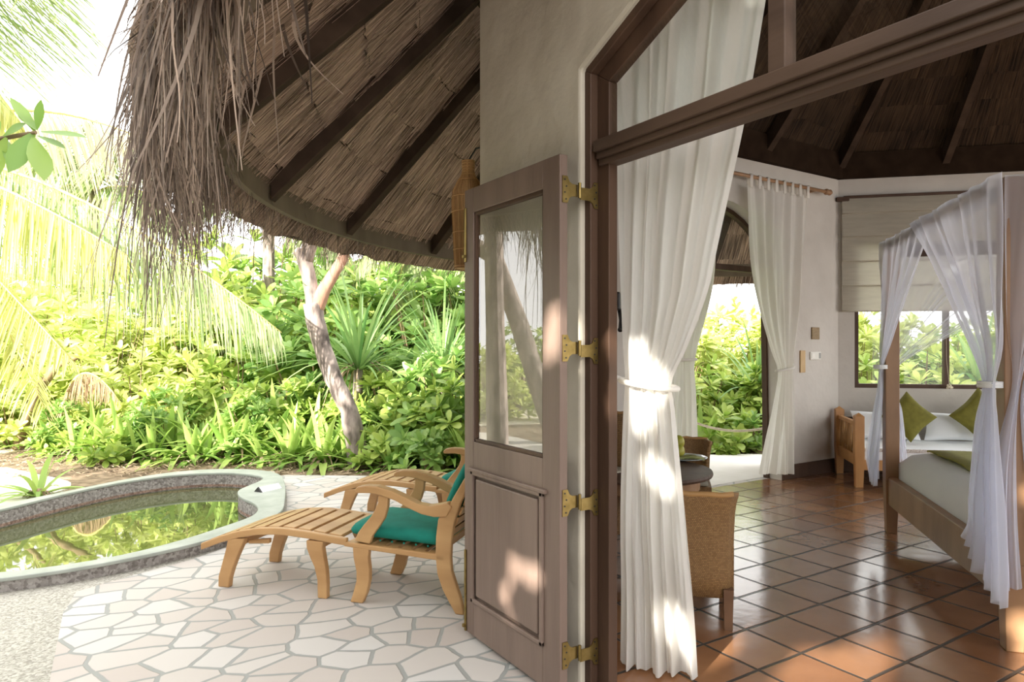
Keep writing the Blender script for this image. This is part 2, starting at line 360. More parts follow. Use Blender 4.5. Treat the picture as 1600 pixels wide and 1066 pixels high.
def smooth_loop(pts, it=2):
    for _ in range(it):
        out = []
        for i in range(len(pts)):
            a, b = pts[i], pts[(i + 1) % len(pts)]
            out.append((a[0]*.75 + b[0]*.25, a[1]*.75 + b[1]*.25)); out.append((a[0]*.25 + b[0]*.75, a[1]*.25 + b[1]*.75))
        pts = out
    return pts
inner = [(-.49,6.82),(-.1,7.23),(.4,7.6),(.9,7.74),(1.32,7.60),(1.54,7.32),(1.62,7.11),(1.54,6.93),(1.4,6.76),(1.27,6.6),(1.23,6.42),(1.23,6.22),(1.28,5.98),(1.27,5.77),(1.21,5.6),(1.13,5.49),(.98,5.37),(.65,5.12),(.31,4.95),(-.03,4.90),(-.4,4.95),(-.95,5.15),(-1.45,5.6),(-1.35,6.1),(-.95,6.5)]
outer = [(-.6,6.98),(-.05,7.38),(.5,7.78),(1.0,7.93),(1.40,7.80),(1.68,7.54),(1.79,7.23),(1.76,6.92),(1.65,6.41),(1.51,5.9),(1.42,5.60),(1.31,5.43),(1.13,5.24),(.79,5.01),(.43,4.87),(0.0,4.79),(-.45,4.82),(-1.05,4.98),(-1.7,5.5),(-1.6,6.2),(-1.15,6.62)]
inner = smooth_loop(inner); outer = smooth_loop(outer)
def shrink(lp, k):
    n = len(lp); out = []
    for i in range(n):
        a = Vector(lp[i - 1]); b = Vector(lp[(i + 1) % n]); t = (b - a).normalized()
        out.append((lp[i][0] + (t.y) * k, lp[i][1] - t.x * k))   # loops run clockwise: inside is to the right
    return out
mid = shrink(outer, .05)
G = 24
fill([[(-G,-8),(22,-8),(22,30),(-G,30)], outer], -.03, 'ground', M['soil'], kind='structure', label='brown garden soil under the planting', cat='ground')
# terrace ring r ~4.3 about the house
arc = [(5.2 + 4.25 * math.cos(a), 2.1 + 4.25 * math.sin(a)) for a in [math.radians(x) for x in range(20, 122, 6)]]
terr = [(-.08,3.44),(-.10,2.5),(-.2,-2.6),(1.72,-2.6),(1.72,2.97),(3.35,4.60),(7.25,4.60),(8.9,2.95)] + arc + [(2.7,7.0),(1.95,7.55)]
ol = [p for p in outer if p[0] > 1.05 and p[1] > 5.0 and p[1] < 7.5]
ol = sorted(ol, key=lambda p: -p[1])
terr += [(x + .012, y - .005) for x, y in ol] + [(.66,4.90),(.28,4.74),(.02,4.62),(-.04,4.3)]
fill([terr], 0, 'terrace_paving', M['flag'], .06, kind='structure', label='pale crazy paving terrace beside the pool', cat='terrace')
fill([[(-.95,-2.6),(0.3,-2.6),(0.3,4.4),(1.6,5.2),(1.9,7.9),(1.2,8.05),(.4,7.9),(-.1,7.5),(-.7,7.15),(-.75,6.4),(-.75,4.0)], shrink(outer, .03)], -.004, 'pebble_apron', M['pebble'], .05, kind='structure', label='washed pebble apron between pool and paving', cat='path')
fill([[(4.0,4.68),(8.3,4.68)] + [p for p in arc if 4.0 < p[0] < 8.3 and p[1] > 4.9]], .003, 'veranda_floor', mat('pale_slab', (.78,.75,.70), (.84,.81,.77), 5, rough=.8), .02, kind='structure', label='pale veranda slab outside the garden door', cat='floor')  # near-white slab laid over the paving; its colour stands in for overexposed daylight
k = MB(); k.box((-1.05,-2.6,-.03),(-.95,4.9,.0)); tag(k.build('trim_1', mat('brick_kerb', (.22,.10,.05), (.32,.16,.09), 9), bevel=.01), kind='structure', label='red brown kerb at the apron edge', cat='kerb')
fill([smooth_loop([(-2.4,6.8),(-1.0,7.1),(-.2,7.75),(.05,8.3),(-.2,8.9),(-.9,10.4),(-2.6,10.0)], 2)], -.012, 'garden_path', M['concrete'], .04, kind='structure', label='pale concrete slab beyond the pool', cat='path')
fill([smooth_loop([(-9,9),(-3,10.4),(-.3,11.2),(.9,13.5),(0.5,20),(-9,24)], 2)], -.015, 'beach_sand', M['sand'], .03, kind='structure', label='bright sand behind the planting', cat='sand')
# pool
pool = empty('plunge_pool', (0, 6, 0), label='small curved plunge pool with pale stone coping beside the paving', cat='pool')
P0 = Matrix.Translation((0, -6, 0))
cop = fill([outer, inner], .085, 'coping', M['stone'], .024, parent=pool); cop.data.transform(P0)
bv = cop.modifiers.new('bevel', 'BEVEL'); bv.width = .006; bv.segments = 2; bv.limit_method = 'ANGLE'
def ring_wall(loops):
    mb = MB(); n = len(loops[0][0])
    for lp, z in loops: mb.v += [(p[0], p[1], z) for p in lp]
    for j in range(len(loops) - 1):
        for i in range(n):
            a = j * n + i; b = j * n + (i + 1) % n; mb.f.append((a, b, b + n, a + n))
    return mb
w = ring_wall([(shrink(inner, -.006), .062), (shrink(inner, -.004), -.06), (shrink(inner, -.002), -.07), (shrink(inner, .01), -.45)]).build('basin_wall', M['poolwall'], pool, smooth=False); w.data.transform(P0)
w = ring_wall([(shrink(outer, .02), .062), (shrink(outer, .02), -.05)]).build('rim_wall', M['poolwall'], pool); w.data.transform(P0)
w = fill([shrink(inner, .009)], -.40, 'basin_floor', M['poolwall'], parent=pool); w.data.transform(P0)
w = fill([shrink(inner, -.001)], -.066, 'pool_water', M['water'], parent=pool); w.data.transform(P0)
w = ring_wall([(shrink(inner, -.001), -.034), (shrink(inner, .001), -.058)]).build('waterline_stain', pebble_mat('reddish_waterline', (.13,.075,.055), (.34,.23,.18), 60), pool); w.data.transform(P0)
# little metal sign lying on the coping
b0 = gp(420, 765, .086); sg = empty('coping_sign', (b0.x, b0.y, .0852), math.radians(28), label='small silvery tented depth plate standing on the pool coping', cat='sign')
mb = MB(); mb.prism([(-.045,0),(0,.04),(.045,0),(.04,0),(0,.034),(-.04,0)], lambda p, t: Vector((t, p[0], p[1])), -.11, .11); mb.build('folded_plate', mat('silver_plate', (.75,.75,.8), (.85,.85,.88), 20, rough=.35, metal=.3), sg)
mb = MB(); mb.prism([(-.048,0),(0,.043),(.048,0)], lambda p, t: Vector((t, p[0], p[1])), -.125, -.11); mb.build('end_cap', M['black'], sg)

# ------------------------------------------------------------ house shell
CR = 3.38     # wall height inside
def wallp(name, p, q, outl, thick=.2, m=None, label=None):
    """outline in (s along p->q, z); wall thickness goes to the left of p->q (outside)"""
    p = Vector((p[0], p[1], 0)); q = Vector((q[0], q[1], 0)); d = (q - p).normalized(); n = Vector((-d.y, d.x, 0))
    mb = MB()
    for o in outl: mb.prism(o, lambda a, t: p + d * a[0] + n * t + Vector((0, 0, a[1])), 0, thick)
    return tag(mb.build(name, m or M['plaster_in']), kind='structure', label=label, cat='wall')
c0, c1, c2, c3, c4, c5, c6, c7 = (1.9,-1.0), (1.9,3.0), (3.37,4.47), (7.2,4.47), (8.7,2.97), (8.7,-1.0), (7.2,-2.5), (3.4,-2.5)
# facade: x 1.711..1.9, arched opening
archF = [(2.16,0),(2.16,2.506),(1.62,2.76),(.96,2.76),(.42,2.506),(.42,0)]
mb = MB()
mb.prism([(2.97,0),(2.97,3.5),(-1.05,3.5),(-1.05,0)] + archF[::-1], lambda p, t: Vector((t, p[0], p[1])), 1.711, 1.9)
tag(mb.build('wall_left', M['plaster'], bevel=.012), kind='structure', label='cream plastered facade wall behind the open door leaf', cat='wall')
wallp('wall_back_left', (1.9,3.0), (3.37,4.47), [[(-.1,0),(2.15,0),(2.15,3.5),(-.1,3.5)]], .11, label='plastered wall beside the dining corner')
# door wall: arched opening x 4.57..5.97
dx = lambda x: x - 3.37
half, Rr = .86, 1.05
arcD = [(dx(5.27 + half * t), 2.82 - (Rr - math.sqrt(Rr * Rr - (half * t) ** 2))) for t in [1, .8, .6, .4, .2, 0, -.2, -.4, -.6, -.8, -1]]
L2 = 3.83
wallp('wall_back', c2, c3, [[(0,0),(0,3.5),(L2,3.5),(L2,0),(dx(6.19),0)] + arcD + [(dx(4.41),0)]], label='white plastered wall around the garden door')
# window wall from c3 to c4 (2.12 m); window s .17..1.95
wv = (Vector(c4) - Vector(c3)).normalized(); LW = (Vector(c4) - Vector(c3)).length
def win_wall(name, p, q, s0, s1, z0, z1, lab):
    L = (Vector(q) - Vector(p)).length
    return wallp(name, p, q, [[(0,0),(L,0),(L,z0),(0,z0)], [(0,z1),(L,z1),(L,3.5),(0,3.5)], [(0,z0),(s0,z0),(s0,z1),(0,z1)], [(s1,z0),(L,z0),(L,z1),(s1,z1)]], label=lab)
win_wall('wall_right', c3, c4, .17, 1.95, .93, 2.55, 'white wall above the daybed')
win_wall('wall_far_right', c4, c5, .15, 3.8, .05, 3.1, 'wall on the bed side outside the view')  # openings in this and the next unseen walls added to brighten the room
win_wall('wall_front_right', c5, c6, .15, 1.95, .05, 3.1, 'wall outside the view')
win_wall('wall_front', c6, c7, .15, 3.65, .05, 3.1, 'wall opposite the garden door')
win_wall('wall_front_left', c7, c0, .3, 1.8, .12, 2.55, 'wall outside the view beside the entrance')
fill([[(1.72,-1.1),(1.72,3.0),(3.29,4.6),(7.25,4.6),(8.9,2.95),(8.85,-1.1),(7.25,-2.65),(3.3,-2.65)]], .0015, 'floor', M['tiles'], .05, kind='structure', label='glossy terracotta tile floor', cat='floor')
# baseboards
def board(name, p, q, a, b, z0, z1, t, m, lab):
    p = Vector((*p, 0)); d = (Vector((*q, 0)) - p).normalized(); n = Vector((d.y, -d.x, 0)); mb = MB()
    mb.hexa([p + d*a + Vector((0,0,z0)), p + d*b + Vector((0,0,z0)), p + d*b + n*t + Vector((0,0,z0)), p + d*a + n*t + Vector((0,0,z0))],
            [p + d*a + Vector((0,0,z1)), p + d*b + Vector((0,0,z1)), p + d*b + n*t + Vector((0,0,z1)), p + d*a + n*t + Vector((0,0,z1))])
    return tag(mb.build(name, m, bevel=.004), kind='structure', label=lab, cat='trim')
board('baseboard_back', c2, c3, dx(6.2), L2, .002, .15, .02, M['darkwood'], 'dark baseboard right of the garden door')
board('baseboard_back_left', c2, c3, 0, dx(4.38), .002, .15, .02, M['darkwood'], 'dark baseboard left of the garden door')
board('baseboard_right', c3, c4, .02, LW, .002, .15, .02, M['darkwood'], 'dark baseboard behind the daybed')
# crown beams
crown = [(c1,c2),(c2,c3),(c3,c4),(c4,c5),(c5,c6),(c6,c7),(c7,c0),(c0,c1)]
for i, (p, q) in enumerate(crown):
    L = (Vector(q) - Vector(p)).length
    board('trim_%d' % (i + 2), p, q, -.02, L + .02, 3.25, 3.53, .07, M['ringbeam'], 'dark ring beam under the thatched ceiling, side %d' % (i + 1))

# interior ceiling: thatched pyramid
APX = Vector((5.2, 1.0, 6.5))
ring = [c0, c1, c2, c3, c4, c5, c6, c7]
ceil = empty('ceiling', (5.2, 1.0, 3.39), kind='structure', label='dark thatched ceiling of overlapping reed courses', cat='ceiling')
mb = MB(); mb.uv = []
rows = 17
def rp(P, f, lift=0):   # f 0 at wall, 1 apex
    a = Vector((P[0] + (P[0]-5.2)*.06, P[1] + (P[1]-1)*.06, 3.36)); return a.lerp(APX, f) + Vector((0, 0, lift))
for r in range(rows):
    f0, f1 = r / rows, (r + 1) / rows
    for s in range(8):
        P, Q = ring[s], ring[(s + 1) % 8]; L = (Vector(Q) - Vector(P)).length; nn = max(4, int(L / .12))
        n0 = len(mb.v)
        for k in range(nn + 1):
            u = k / nn; W = (P[0] + (Q[0]-P[0])*u, P[1] + (Q[1]-P[1])*u)
            j = .012 * noise.noise(Vector((W[0]*5, W[1]*5, r*3)))
            mb.v.append(tuple(rp(W, f0 + j * .5, -.045 + j))); mb.uv.append((u * L * (1 - f0) + s * 7 + r * 3.3, f0 * 4.8))
            mb.v.append(tuple(rp(W, f1 + .012, 0))); mb.uv.append((u * L * (1 - f0) + s * 7 + r * 3.3, f1 * 4.8))
        for k in range(nn): a = n0 + 2 * k; mb.f.append((a, a + 1, a + 3, a + 2))
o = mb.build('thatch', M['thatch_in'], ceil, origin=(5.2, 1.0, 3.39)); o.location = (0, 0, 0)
for s in range(8):
    P, Q = Vector(ring[s]), Vector(ring[(s + 1) % 8]); L = (Q - P).length; nn = 3 if L > 3 else 2
    for k in range(nn):
        W = P.lerp(Q, k / nn); A = Vector((W.x, W.y, 3.30)); B = APX - Vector((0, 0, .1)) + (A - APX) * .04; d = (B - A).normalized()
        sd = Vector((-d.y, d.x, 0)).normalized() * .035; up = sd.cross(d).normalized(); up = up if up.z > 0 else -up
        mb = MB(); mb.hexa([A - sd, A + sd, B + sd, B - sd], [A - sd + up*.13, A + sd + up*.13, B + sd + up*.13, B - sd + up*.13])
        o = mb.build('rafter', M['rafter'], ceil, origin=(5.2, 1.0, 3.39)); o.location = (0, 0, 0)

# ------------------------------------------------------------ outer roof
RC = Vector((4.80, 2.15, 0)); RE, ZE, KS = 4.40, 2.30, .98
RO = RE + .21
A0, A1 = 46, 192
roof = empty('roof', (RC.x, RC.y, ZE), kind='structure', label='overhanging thatched roof with dark rafters and ragged fringe', cat='roof')
def conep(az, r, dz=0): return Vector((RC.x + r * math.cos(az), RC.y + r * math.sin(az), ZE + KS * (RE - r) + dz))
def rbuild(mb, name, m, **k):
    o = mb.build(name, m, roof, origin=(RC.x, RC.y, ZE), **k); o.location = (0, 0, 0); return o
mb = MB(); mb.uv = []
rowr = .29; nr = 13; UND = .15
for r in range(nr):
    r0 = RO - r * rowr; r1 = r0 - rowr
    if r1 < 1.1: break
    nn = 260; n0 = len(mb.v)
    for k in range(nn + 1):
        a = math.radians(A0 + (A1 - A0) * k / nn)
        j = .035 * noise.noise(Vector((a * 14, r * 4.1, 0))) + .012 * noise.noise(Vector((a * 90, r, 3)))
        mb.v.append(tuple(conep(a, r0 + j, UND - .035))); mb.uv.append((a * r0 + r * 5.7, r0))
        mb.v.append(tuple(conep(a, r1 - .02, UND + .012))); mb.uv.append((a * r0 + r * 5.7, r1))
    for k in range(nn): i = n0 + 2 * k; mb.f.append((i, i + 1, i + 3, i + 2))
rbuild(mb, 'thatch_underside', M['thatch'])
mb = MB(); mb.uv = []
nn = 120
for k in range(nn + 1):
    a = math.radians(A0 + (A1 - A0) * k / nn)
    for (r, dz) in ((RO, UND - .03), (RO + .05, UND + .08), (RO, UND + .24), (1.1, UND + .26)):
        mb.v.append(tuple(conep(a, r + .04 * noise.noise(Vector((a * 20, dz * 9, 1))), dz))); mb.uv.append((a * 5, r + dz * 2))
for k in range(nn):
    for j in range(3): i = k * 4 + j; mb.f.append((i, i + 4, i + 5, i + 1))
rbuild(mb, 'thatch_cover', M['thatch'])
for az in range(25, 208, 1):
    pass
for k in range(-5, 6):
    az = math.radians(148.3 + 17.3 * k)
    if not math.radians(A0) < az < math.radians(A1): continue
    A = conep(az, RE - .01, .0); B = conep(az, 1.2, 0); sd = Vector((-math.sin(az), math.cos(az), 0)) * .045; up = Vector((0, 0, .145))
    mb = MB(); mb.hexa([A - sd, A + sd, B + sd, B - sd], [A - sd + up, A + sd + up, B + sd + up, B - sd + up]); rbuild(mb, 'rafter', M['rafter'], bevel=.006)
mb = MB(); nn = 150
for k in range(nn + 1):
    a = math.radians(A0 + (A1 - A0) * k / nn)
    for (r, z) in ((RE - .0, ZE - .01), (RE - .0, ZE + .165), (RE + .045, ZE + .155), (RE + .045, ZE - .01)):
        mb.v.append((RC.x + r * math.cos(a), RC.y + r * math.sin(a), z))
for k in range(nn):
    for j in range(4): i = k * 4; mb.f.append((i + j, i + (j + 1) % 4, i + 4 + (j + 1) % 4, i + 4 + j))
rbuild(mb, 'fascia_beam', M['fascia'])
# battens (thin dark stitching lines across the reed)
mb = MB()
for r in range(1, 11):
    rr = RO - r * rowr
    for s in range(70):
        a = math.radians(95 + s * 1.6)
        if random.random() < .45: continue
        mb.tube([conep(a, rr + rnd(-.01,.01), UND - .03), conep(a + math.radians(1.6), rr + rnd(-.01,.01), UND - .03)], .004, 4)
rbuild(mb, 'stitching', M['rafter'])
def strip(mb, pts, w, side):
    n0 = len(mb.v); n = len(pts)
    for i, p in enumerate(pts):
        ww = w * (1 - .75 * i / (n - 1)) * .5
        mb.v.append(tuple(p - side * ww)); mb.v.append(tuple(p + side * ww))
    for i in range(n - 1): a = n0 + 2 * i; mb.f.append((a, a + 1, a + 3, a + 2))
# loose reeds under the slope
mb = MB()
for i in range(5200):
    az = math.radians(rnd(100, 176)); r = rnd(2.2, RO); L = rnd(.12, .34)
    dv = conep(az, r - L) - conep(az, r); sd = Vector((-math.sin(az), math.cos(az), 0)); tilt = rnd(-.12, .12)
    p = conep(az, r, UND - rnd(.03, .06)); strip(mb, [p, p + dv * .5 + sd * tilt * L * .5, p + dv + sd * tilt * L + Vector((0, 0, .02))], rnd(.004, .009), sd)
tag(rbuild(mb, 'loose_reeds', M['reed']), kind='stuff')
# eave fringe: short reeds all round, long dead strands near the entrance
mb = MB()
for i in range(9000):
    az = math.radians(rnd(46, 190)); r = rnd(RO - .2, RO + .04); L = rnd(.05, .17)
    p = conep(az, r, UND + rnd(-.04, .16)); out = Vector((math.cos(az), math.sin(az), 0)); sd = Vector((-out.y, out.x, 0))
    q = p + out * L * rnd(.25, .75) - Vector((0, 0, L * rnd(.55, 1))) + sd * rnd(-.3, .3) * L
    strip(mb, [p, (p + q) / 2 + out * .01, q], rnd(.004, .010), (sd + out * rnd(-.4, .4)).normalized())
tag(rbuild(mb, 'eave_fringe', M['strand']), kind='stuff')
mb = MB()
def strand(p, L, out, sd, wd, curl):
    pts = [p]; d = (out * rnd(-.1, .3) + sd * rnd(-.45, .45) - Vector((0, 0, .6))).normalized(); n = 8
    cur = sd * rnd(-1, 1) + out * rnd(-1, 1)
    for k in range(n):
        d = (d * 1.0 - Vector((0, 0, .28)) + cur * curl * .35).normalized()
        if random.random() < .12: cur = -cur
        pts.append(pts[-1] + d * L / n)
    s = (sd * rnd(-1, 1) + out * rnd(-1, 1)); s = s.normalized() if s.length > .1 else sd
    strip(mb, pts, wd, s)
for i in range(2300):
    t = random.random() ** .8
    az = math.radians(158 + 28 * random.random() ** 1.15); r = rnd(RO - .2, RO + .03); out = Vector((math.cos(az), math.sin(az), 0)); sd = Vector((-out.y, out.x, 0))
    near_ = az > math.radians(178); strand(conep(az, r, UND + rnd(-.04, .22)), rnd(.12, .50) * (.75 if near_ else 1) * (1 if random.random() < .82 else 1.6), out, sd, rnd(.004, .013), rnd(.1, .6))
for i in range(700):
    az = math.radians(rnd(118, 160)); r = rnd(RO - .2, RO + .04); out = Vector((math.cos(az), math.sin(az), 0)); sd = Vector((-out.y, out.x, 0))
    strand(conep(az, r, UND + rnd(-.04, .1)), rnd(.08, .34) * (1.6 if az > math.radians(150) else 1), out, sd, rnd(.003, .008), rnd(.1, .6))
for i in range(90):
    az = math.radians(rnd(157, 175)); r = rnd(RO - .1, RO + .03); out = Vector((math.cos(az), math.sin(az), 0)); sd = Vector((-out.y, out.x, 0))
    strand(conep(az, r, UND + rnd(-.04, .05)), rnd(.5, .95), out, sd, rnd(.004, .010), rnd(.1, .6))
tag(rbuild(mb, 'hanging_strands', M['strand']), kind='stuff')
mb = MB()
for i in range(34):          # curled dead leaf ribs hanging inside the eave
    az = math.radians(rnd(162, 182)); r = rnd(RE - .35, RE + .1); out = Vector((math.cos(az), math.sin(az), 0)); sd = Vector((-out.y, out.x, 0))
    strand(conep(az, r, UND - .02), rnd(.22, .5), out, sd, rnd(.008, .018), rnd(.4, 1.3))
tag(rbuild(mb, 'curled_strands', M['strand']), kind='stuff')

# ------------------------------------------------------------ entrance frame, transom, door leaf
def frame_ring(mb, O, I, x0, x1):
    for i in range(len(O) - 1):
        a, b, c, d = O[i], O[i + 1], I[i + 1], I[i]
        mb.hexa([Vector((x0, *p)) for p in (a, b, c, d)], [Vector((x1, *p)) for p in (a, b, c, d)])
O_ = [(2.17,0),(2.17,2.512),(1.62,2.77),(.96,2.77),(.41,2.512),(.41,0)]
I1 = [(2.125,0),(2.125,2.485),(1.61,2.725),(.97,2.725),(.455,2.485),(.455,0)]
I2 = [(2.06,0),(2.06,2.44),(1.59,2.66),(.99,2.66),(.52,2.44),(.52,0)]
fr = empty('door_frame', (1.76, 1.29, 0), kind='structure', label='dark timber frame of the arched entrance', cat='door frame')
def eb(mb, name, m, par=fr, **k):
    o = mb.build(name, m, par, origin=tuple(par.location), **k); o.location = (0, 0, 0); return o
mb = MB(); frame_ring(mb, O_, I1, 1.735, 1.775); eb(mb, 'outer_frame', M['darkwood'], bevel=.004)
mb = MB(); frame_ring(mb, O_, I2, 1.7755, 1.82); eb(mb, 'inner_frame', M['darkwood'], bevel=.004)
mb = MB(); mb.box((1.735,.47,2.165),(1.83,2.11,2.21)); mb.box((1.75,.47,2.14),(1.83,2.11,2.166)); mb.box((1.765,.47,2.115),(1.83,2.11,2.141)); eb(mb, 'transom_beam', M['beamwood'], bevel=.004)
mb = MB(); mb.box((1.755,1.255,2.21),(1.81,1.315,2.72)); eb(mb, 'mullion', M['beamwood'], bevel=.004)
mb = MB(); mb.prism([(2.07,2.2),(2.07,2.45),(1.6,2.67),(1.32,2.67),(1.32,2.2)], lambda p, t: Vector((t, *p)), 1.785, 1.79); eb(mb, 'fanlight_pane', M['glass'])
mb = MB(); mb.prism([(1.25,2.2),(1.25,2.67),(.98,2.67),(.51,2.45),(.51,2.2)], lambda p, t: Vector((t, *p)), 1.785, 1.79); eb(mb, 'fanlight_pane', M['glass'])

door = empty('door_1', (1.612, 2.138, 0), kind='structure', label='open half-glazed door leaf folded back against the facade', cat='door')
X0, X1 = 1.593, 1.631; Y0, Y1 = 2.138, 2.905; Z0, Z1 = .028, 2.146
def db(mb, name, m, **k): return eb(mb, name, m, door, **k)
SW = .115     # stile width
mb = MB(); mb.box((X0,Y0,Z0),(X1,Y0+SW,Z1)); db(mb, 'hinge_stile', M['doorwood'], bevel=.003)
mb = MB(); mb.box((X0,Y1-.085,Z0),(X1,Y1,Z1)); db(mb, 'lock_stile', M['doorwood'], bevel=.003)
ya, yb = Y0 + SW, Y1 - .085
mb = MB(); mb.box((X0,ya,2.03),(X1,yb,Z1)); db(mb, 'top_rail', M['doorwood'], bevel=.003)
mb = MB(); mb.box((X0,ya,.80),(X1,yb,.945)); db(mb, 'middle_rail', M['doorwood'], bevel=.003)
mb = MB(); mb.box((X0,ya,Z0),(X1,yb,.20)); db(mb, 'bottom_rail', M['doorwood'], bevel=.003)
mb = MB(); mb.box((X0+.012,ya,.19),(X1-.008,yb,.81)); mb.box((X0-.006,ya+.03,.225),(X0+.013,yb-.03,.775)); db(mb, 'lower_panel', M['doorwood'], bevel=.006)
mb = MB()
for (a, b, c, d) in ((ya-.01,.79,yb+.01,.81),(ya-.01,.19,yb+.01,.21),(ya-.01,.19,ya+.012,.81),(yb-.012,.19,yb+.01,.81)): mb.box((X0-.012,a,b),(X0+.002,c,d))
mb.box((X0-.016, ya-.03, .806), (X0+.002, yb+.03, .824))
db(mb, 'panel_moulding', M['doorwood'], bevel=.004)
mb = MB()
for (a, b, c, d) in ((ya,.945,yb,.96),(ya,2.015,yb,2.03),(ya,.945,ya+.012,2.03),(yb-.012,.945,yb,2.03)): mb.box((X0+.006,a,b),(X1-.006,c,d))
db(mb, 'glazing_bead', M['darkwood'], bevel=.002)
mb = MB(); mb.box((1.609,ya,.95),(1.614,yb,2.025)); db(mb, 'glass_pane', M['doorglass'])
for z0, z1 in ((1.80,2.06),(.03,.42)):
    mb = MB(); mb.box((X0-.008,Y1-.022,z0),(X0,Y1-.008,z1)); mb.box((X0-.02,Y1-.022,z0+.02),(X0-.004,Y1-.008,z0+.035)); db(mb, 'bolt', M['brass'], bevel=.002)
for zc in (2.01, 1.39, .785, .19):
    mb = MB()
    half = [(1.604,.052),(1.628,.052),(1.638,.032),(1.652,.024),(1.678,.024)]
    prof = half + [(x, -z) for x, z in half[::-1]]
    mb.prism(prof, lambda p, t: Vector((p[0], t, zc + p[1])), 2.1335, 2.1375)
    half = [(1.770,.052),(1.752,.052),(1.742,.032),(1.728,.024),(1.682,.024)]
    prof = half[::-1] + [(x, -z) for x, z in half]
    mb.prism(prof[::-1], lambda p, t: Vector((p[0], t, zc - .012 + p[1])), 2.1200, 2.1245)
    mb.tube([(1.680,2.124,zc-.03),(1.680,2.124,zc+.03)], .0065, 8)
    h = db(mb, 'hinge', M['brass'])
    s = MB()
    for (x, z) in ((1.614,.038),(1.622,.012),(1.614,-.012),(1.620,-.038)): s.tube([(x,2.1315,zc+z),(x,2.134,zc+z)], .0035, 8)
    for (x, z) in ((1.752,.028),(1.760,.0),(1.752,-.026),(1.760,-.050)): s.tube([(x,2.118,zc+z),(x,2.1205,zc+z)], .0035, 8)
    o = s.build('screw', M['black'], h, origin=tuple(door.location)); o.location = (0, 0, 0)

# garden door frame in back wall
gd = empty('door_2', (5.27, 4.57, 0), kind='structure', label='arched garden doorway with fanlight in the back wall', cat='door')
def arcpts(hw, top, R, n=14): return [(5.27 + hw * t, top - (R - math.sqrt(max(0, R * R - (hw * t) ** 2)))) for t in [1 - 2 * i / n for i in range(n + 1)]]
mb = MB()
ao = [(6.195,0)] + arcpts(.865, 2.825, 1.055) + [(4.405,0)]; ai = [(6.165,0)] + arcpts(.835, 2.775, 1.03) + [(4.435,0)]
for i in range(len(ao) - 1):
    a, b, c, d = ao[i], ao[i+1], ai[i+1], ai[i]
    mb.hexa([Vector((p[0], 4.61, p[1])) for p in (a,b,c,d)], [Vector((p[0], 4.67, p[1])) for p in (a,b,c,d)])
eb(mb, 'jamb_and_arch', M['darkwood'], gd)
mb = MB(); mb.box((4.44,4.61,2.155),(6.10,4.67,2.215)); eb(mb, 'transom_bar', M['darkwood'], gd, bevel=.003)
mb = MB(); mb.box((5.30,4.615,2.21),(5.36,4.665,2.79)); eb(mb, 'mullion', M['darkwood'], gd, bevel=.003)
mb = MB(); mb.prism([(6.10,2.2)] + arcpts(.83, 2.78, 1.03) + [(4.44,2.2)], lambda p, t: Vector((p[0], t, p[1])), 4.64, 4.644); eb(mb, 'fanlight_pane', M['glass'], gd)
# outward door leaf seen edge-on
gl = empty('door_3', (6.215, 4.70, 0), kind='structure', label='garden door leaf opened outwards', cat='door')
mb = MB(); dl = Vector((.845,.650,0)).normalized(); nn_ = Vector((-dl.y, dl.x, 0))
def leafbox(mb, a, b, z0, z1, t=.014):
    q = Vector(gl.location)
    mb.hexa([q + dl*a - nn_*t + Vector((0,0,z0)), q + dl*b - nn_*t + Vector((0,0,z0)), q + dl*b + nn_*t + Vector((0,0,z0)), q + dl*a + nn_*t + Vector((0,0,z0))],
            [q + dl*a - nn_*t + Vector((0,0,z1)), q + dl*b - nn_*t + Vector((0,0,z1)), q + dl*b + nn_*t + Vector((0,0,z1)), q + dl*a + nn_*t + Vector((0,0,z1))])
leafbox(mb, 0, .08, .02, 2.13); leafbox(mb, .56, .64, .02, 2.13); leafbox(mb, .08, .56, 2.03, 2.13); leafbox(mb, .08, .56, .8, .94); leafbox(mb, .08, .56, .02, .2); leafbox(mb, .08, .56, .2, .8, .01)
eb(mb, 'leaf_frame', M['doorwood'], gl)
mb = MB(); leafbox(mb, .08, .56, .94, 2.03, .002); eb(mb, 'glass_pane', M['glass'], gl)

# window with mullion in the right wall
w0 = Vector((*c3, 0)); wd = Vector((wv.x, wv.y, 0)); wn = Vector((-wd.y, wd.x, 0))   # outward
def wp(s, o, z): return w0 + wd * s + wn * o + Vector((0, 0, z))
def wbox(mb, s0, s1, o0, o1, z0, z1):
    mb.hexa([wp(s0,o0,z0), wp(s1,o0,z0), wp(s1,o1,z0), wp(s0,o1,z0)], [wp(s0,o0,z1), wp(s1,o0,z1), wp(s1,o1,z1), wp(s0,o1,z1)])
wi = empty('window_1', tuple(wp(1.06, .1, .93)), kind='structure', label='wide dark-framed window above the daybed', cat='window')
mb = MB(); wbox(mb,.17,1.95,.02,.09,.93,.975); wbox(mb,.17,1.95,.02,.09,2.5,2.55); wbox(mb,.17,.215,.02,.09,.975,2.5); wbox(mb,1.905,1.95,.02,.09,.975,2.5); eb(mb, 'window_frame', M['darkwood'], wi)
mb = MB(); wbox(mb,1.075,1.125,.02,.09,.975,2.5); eb(mb, 'mullion', M['darkwood'], wi)
mb = MB(); wbox(mb,.21,1.08,.05,.054,.97,2.51); eb(mb, 'glass_pane', M['glass'], wi)
mb = MB(); wbox(mb,1.12,1.91,.05,.054,.97,2.51); eb(mb, 'glass_pane', M['glass'], wi)
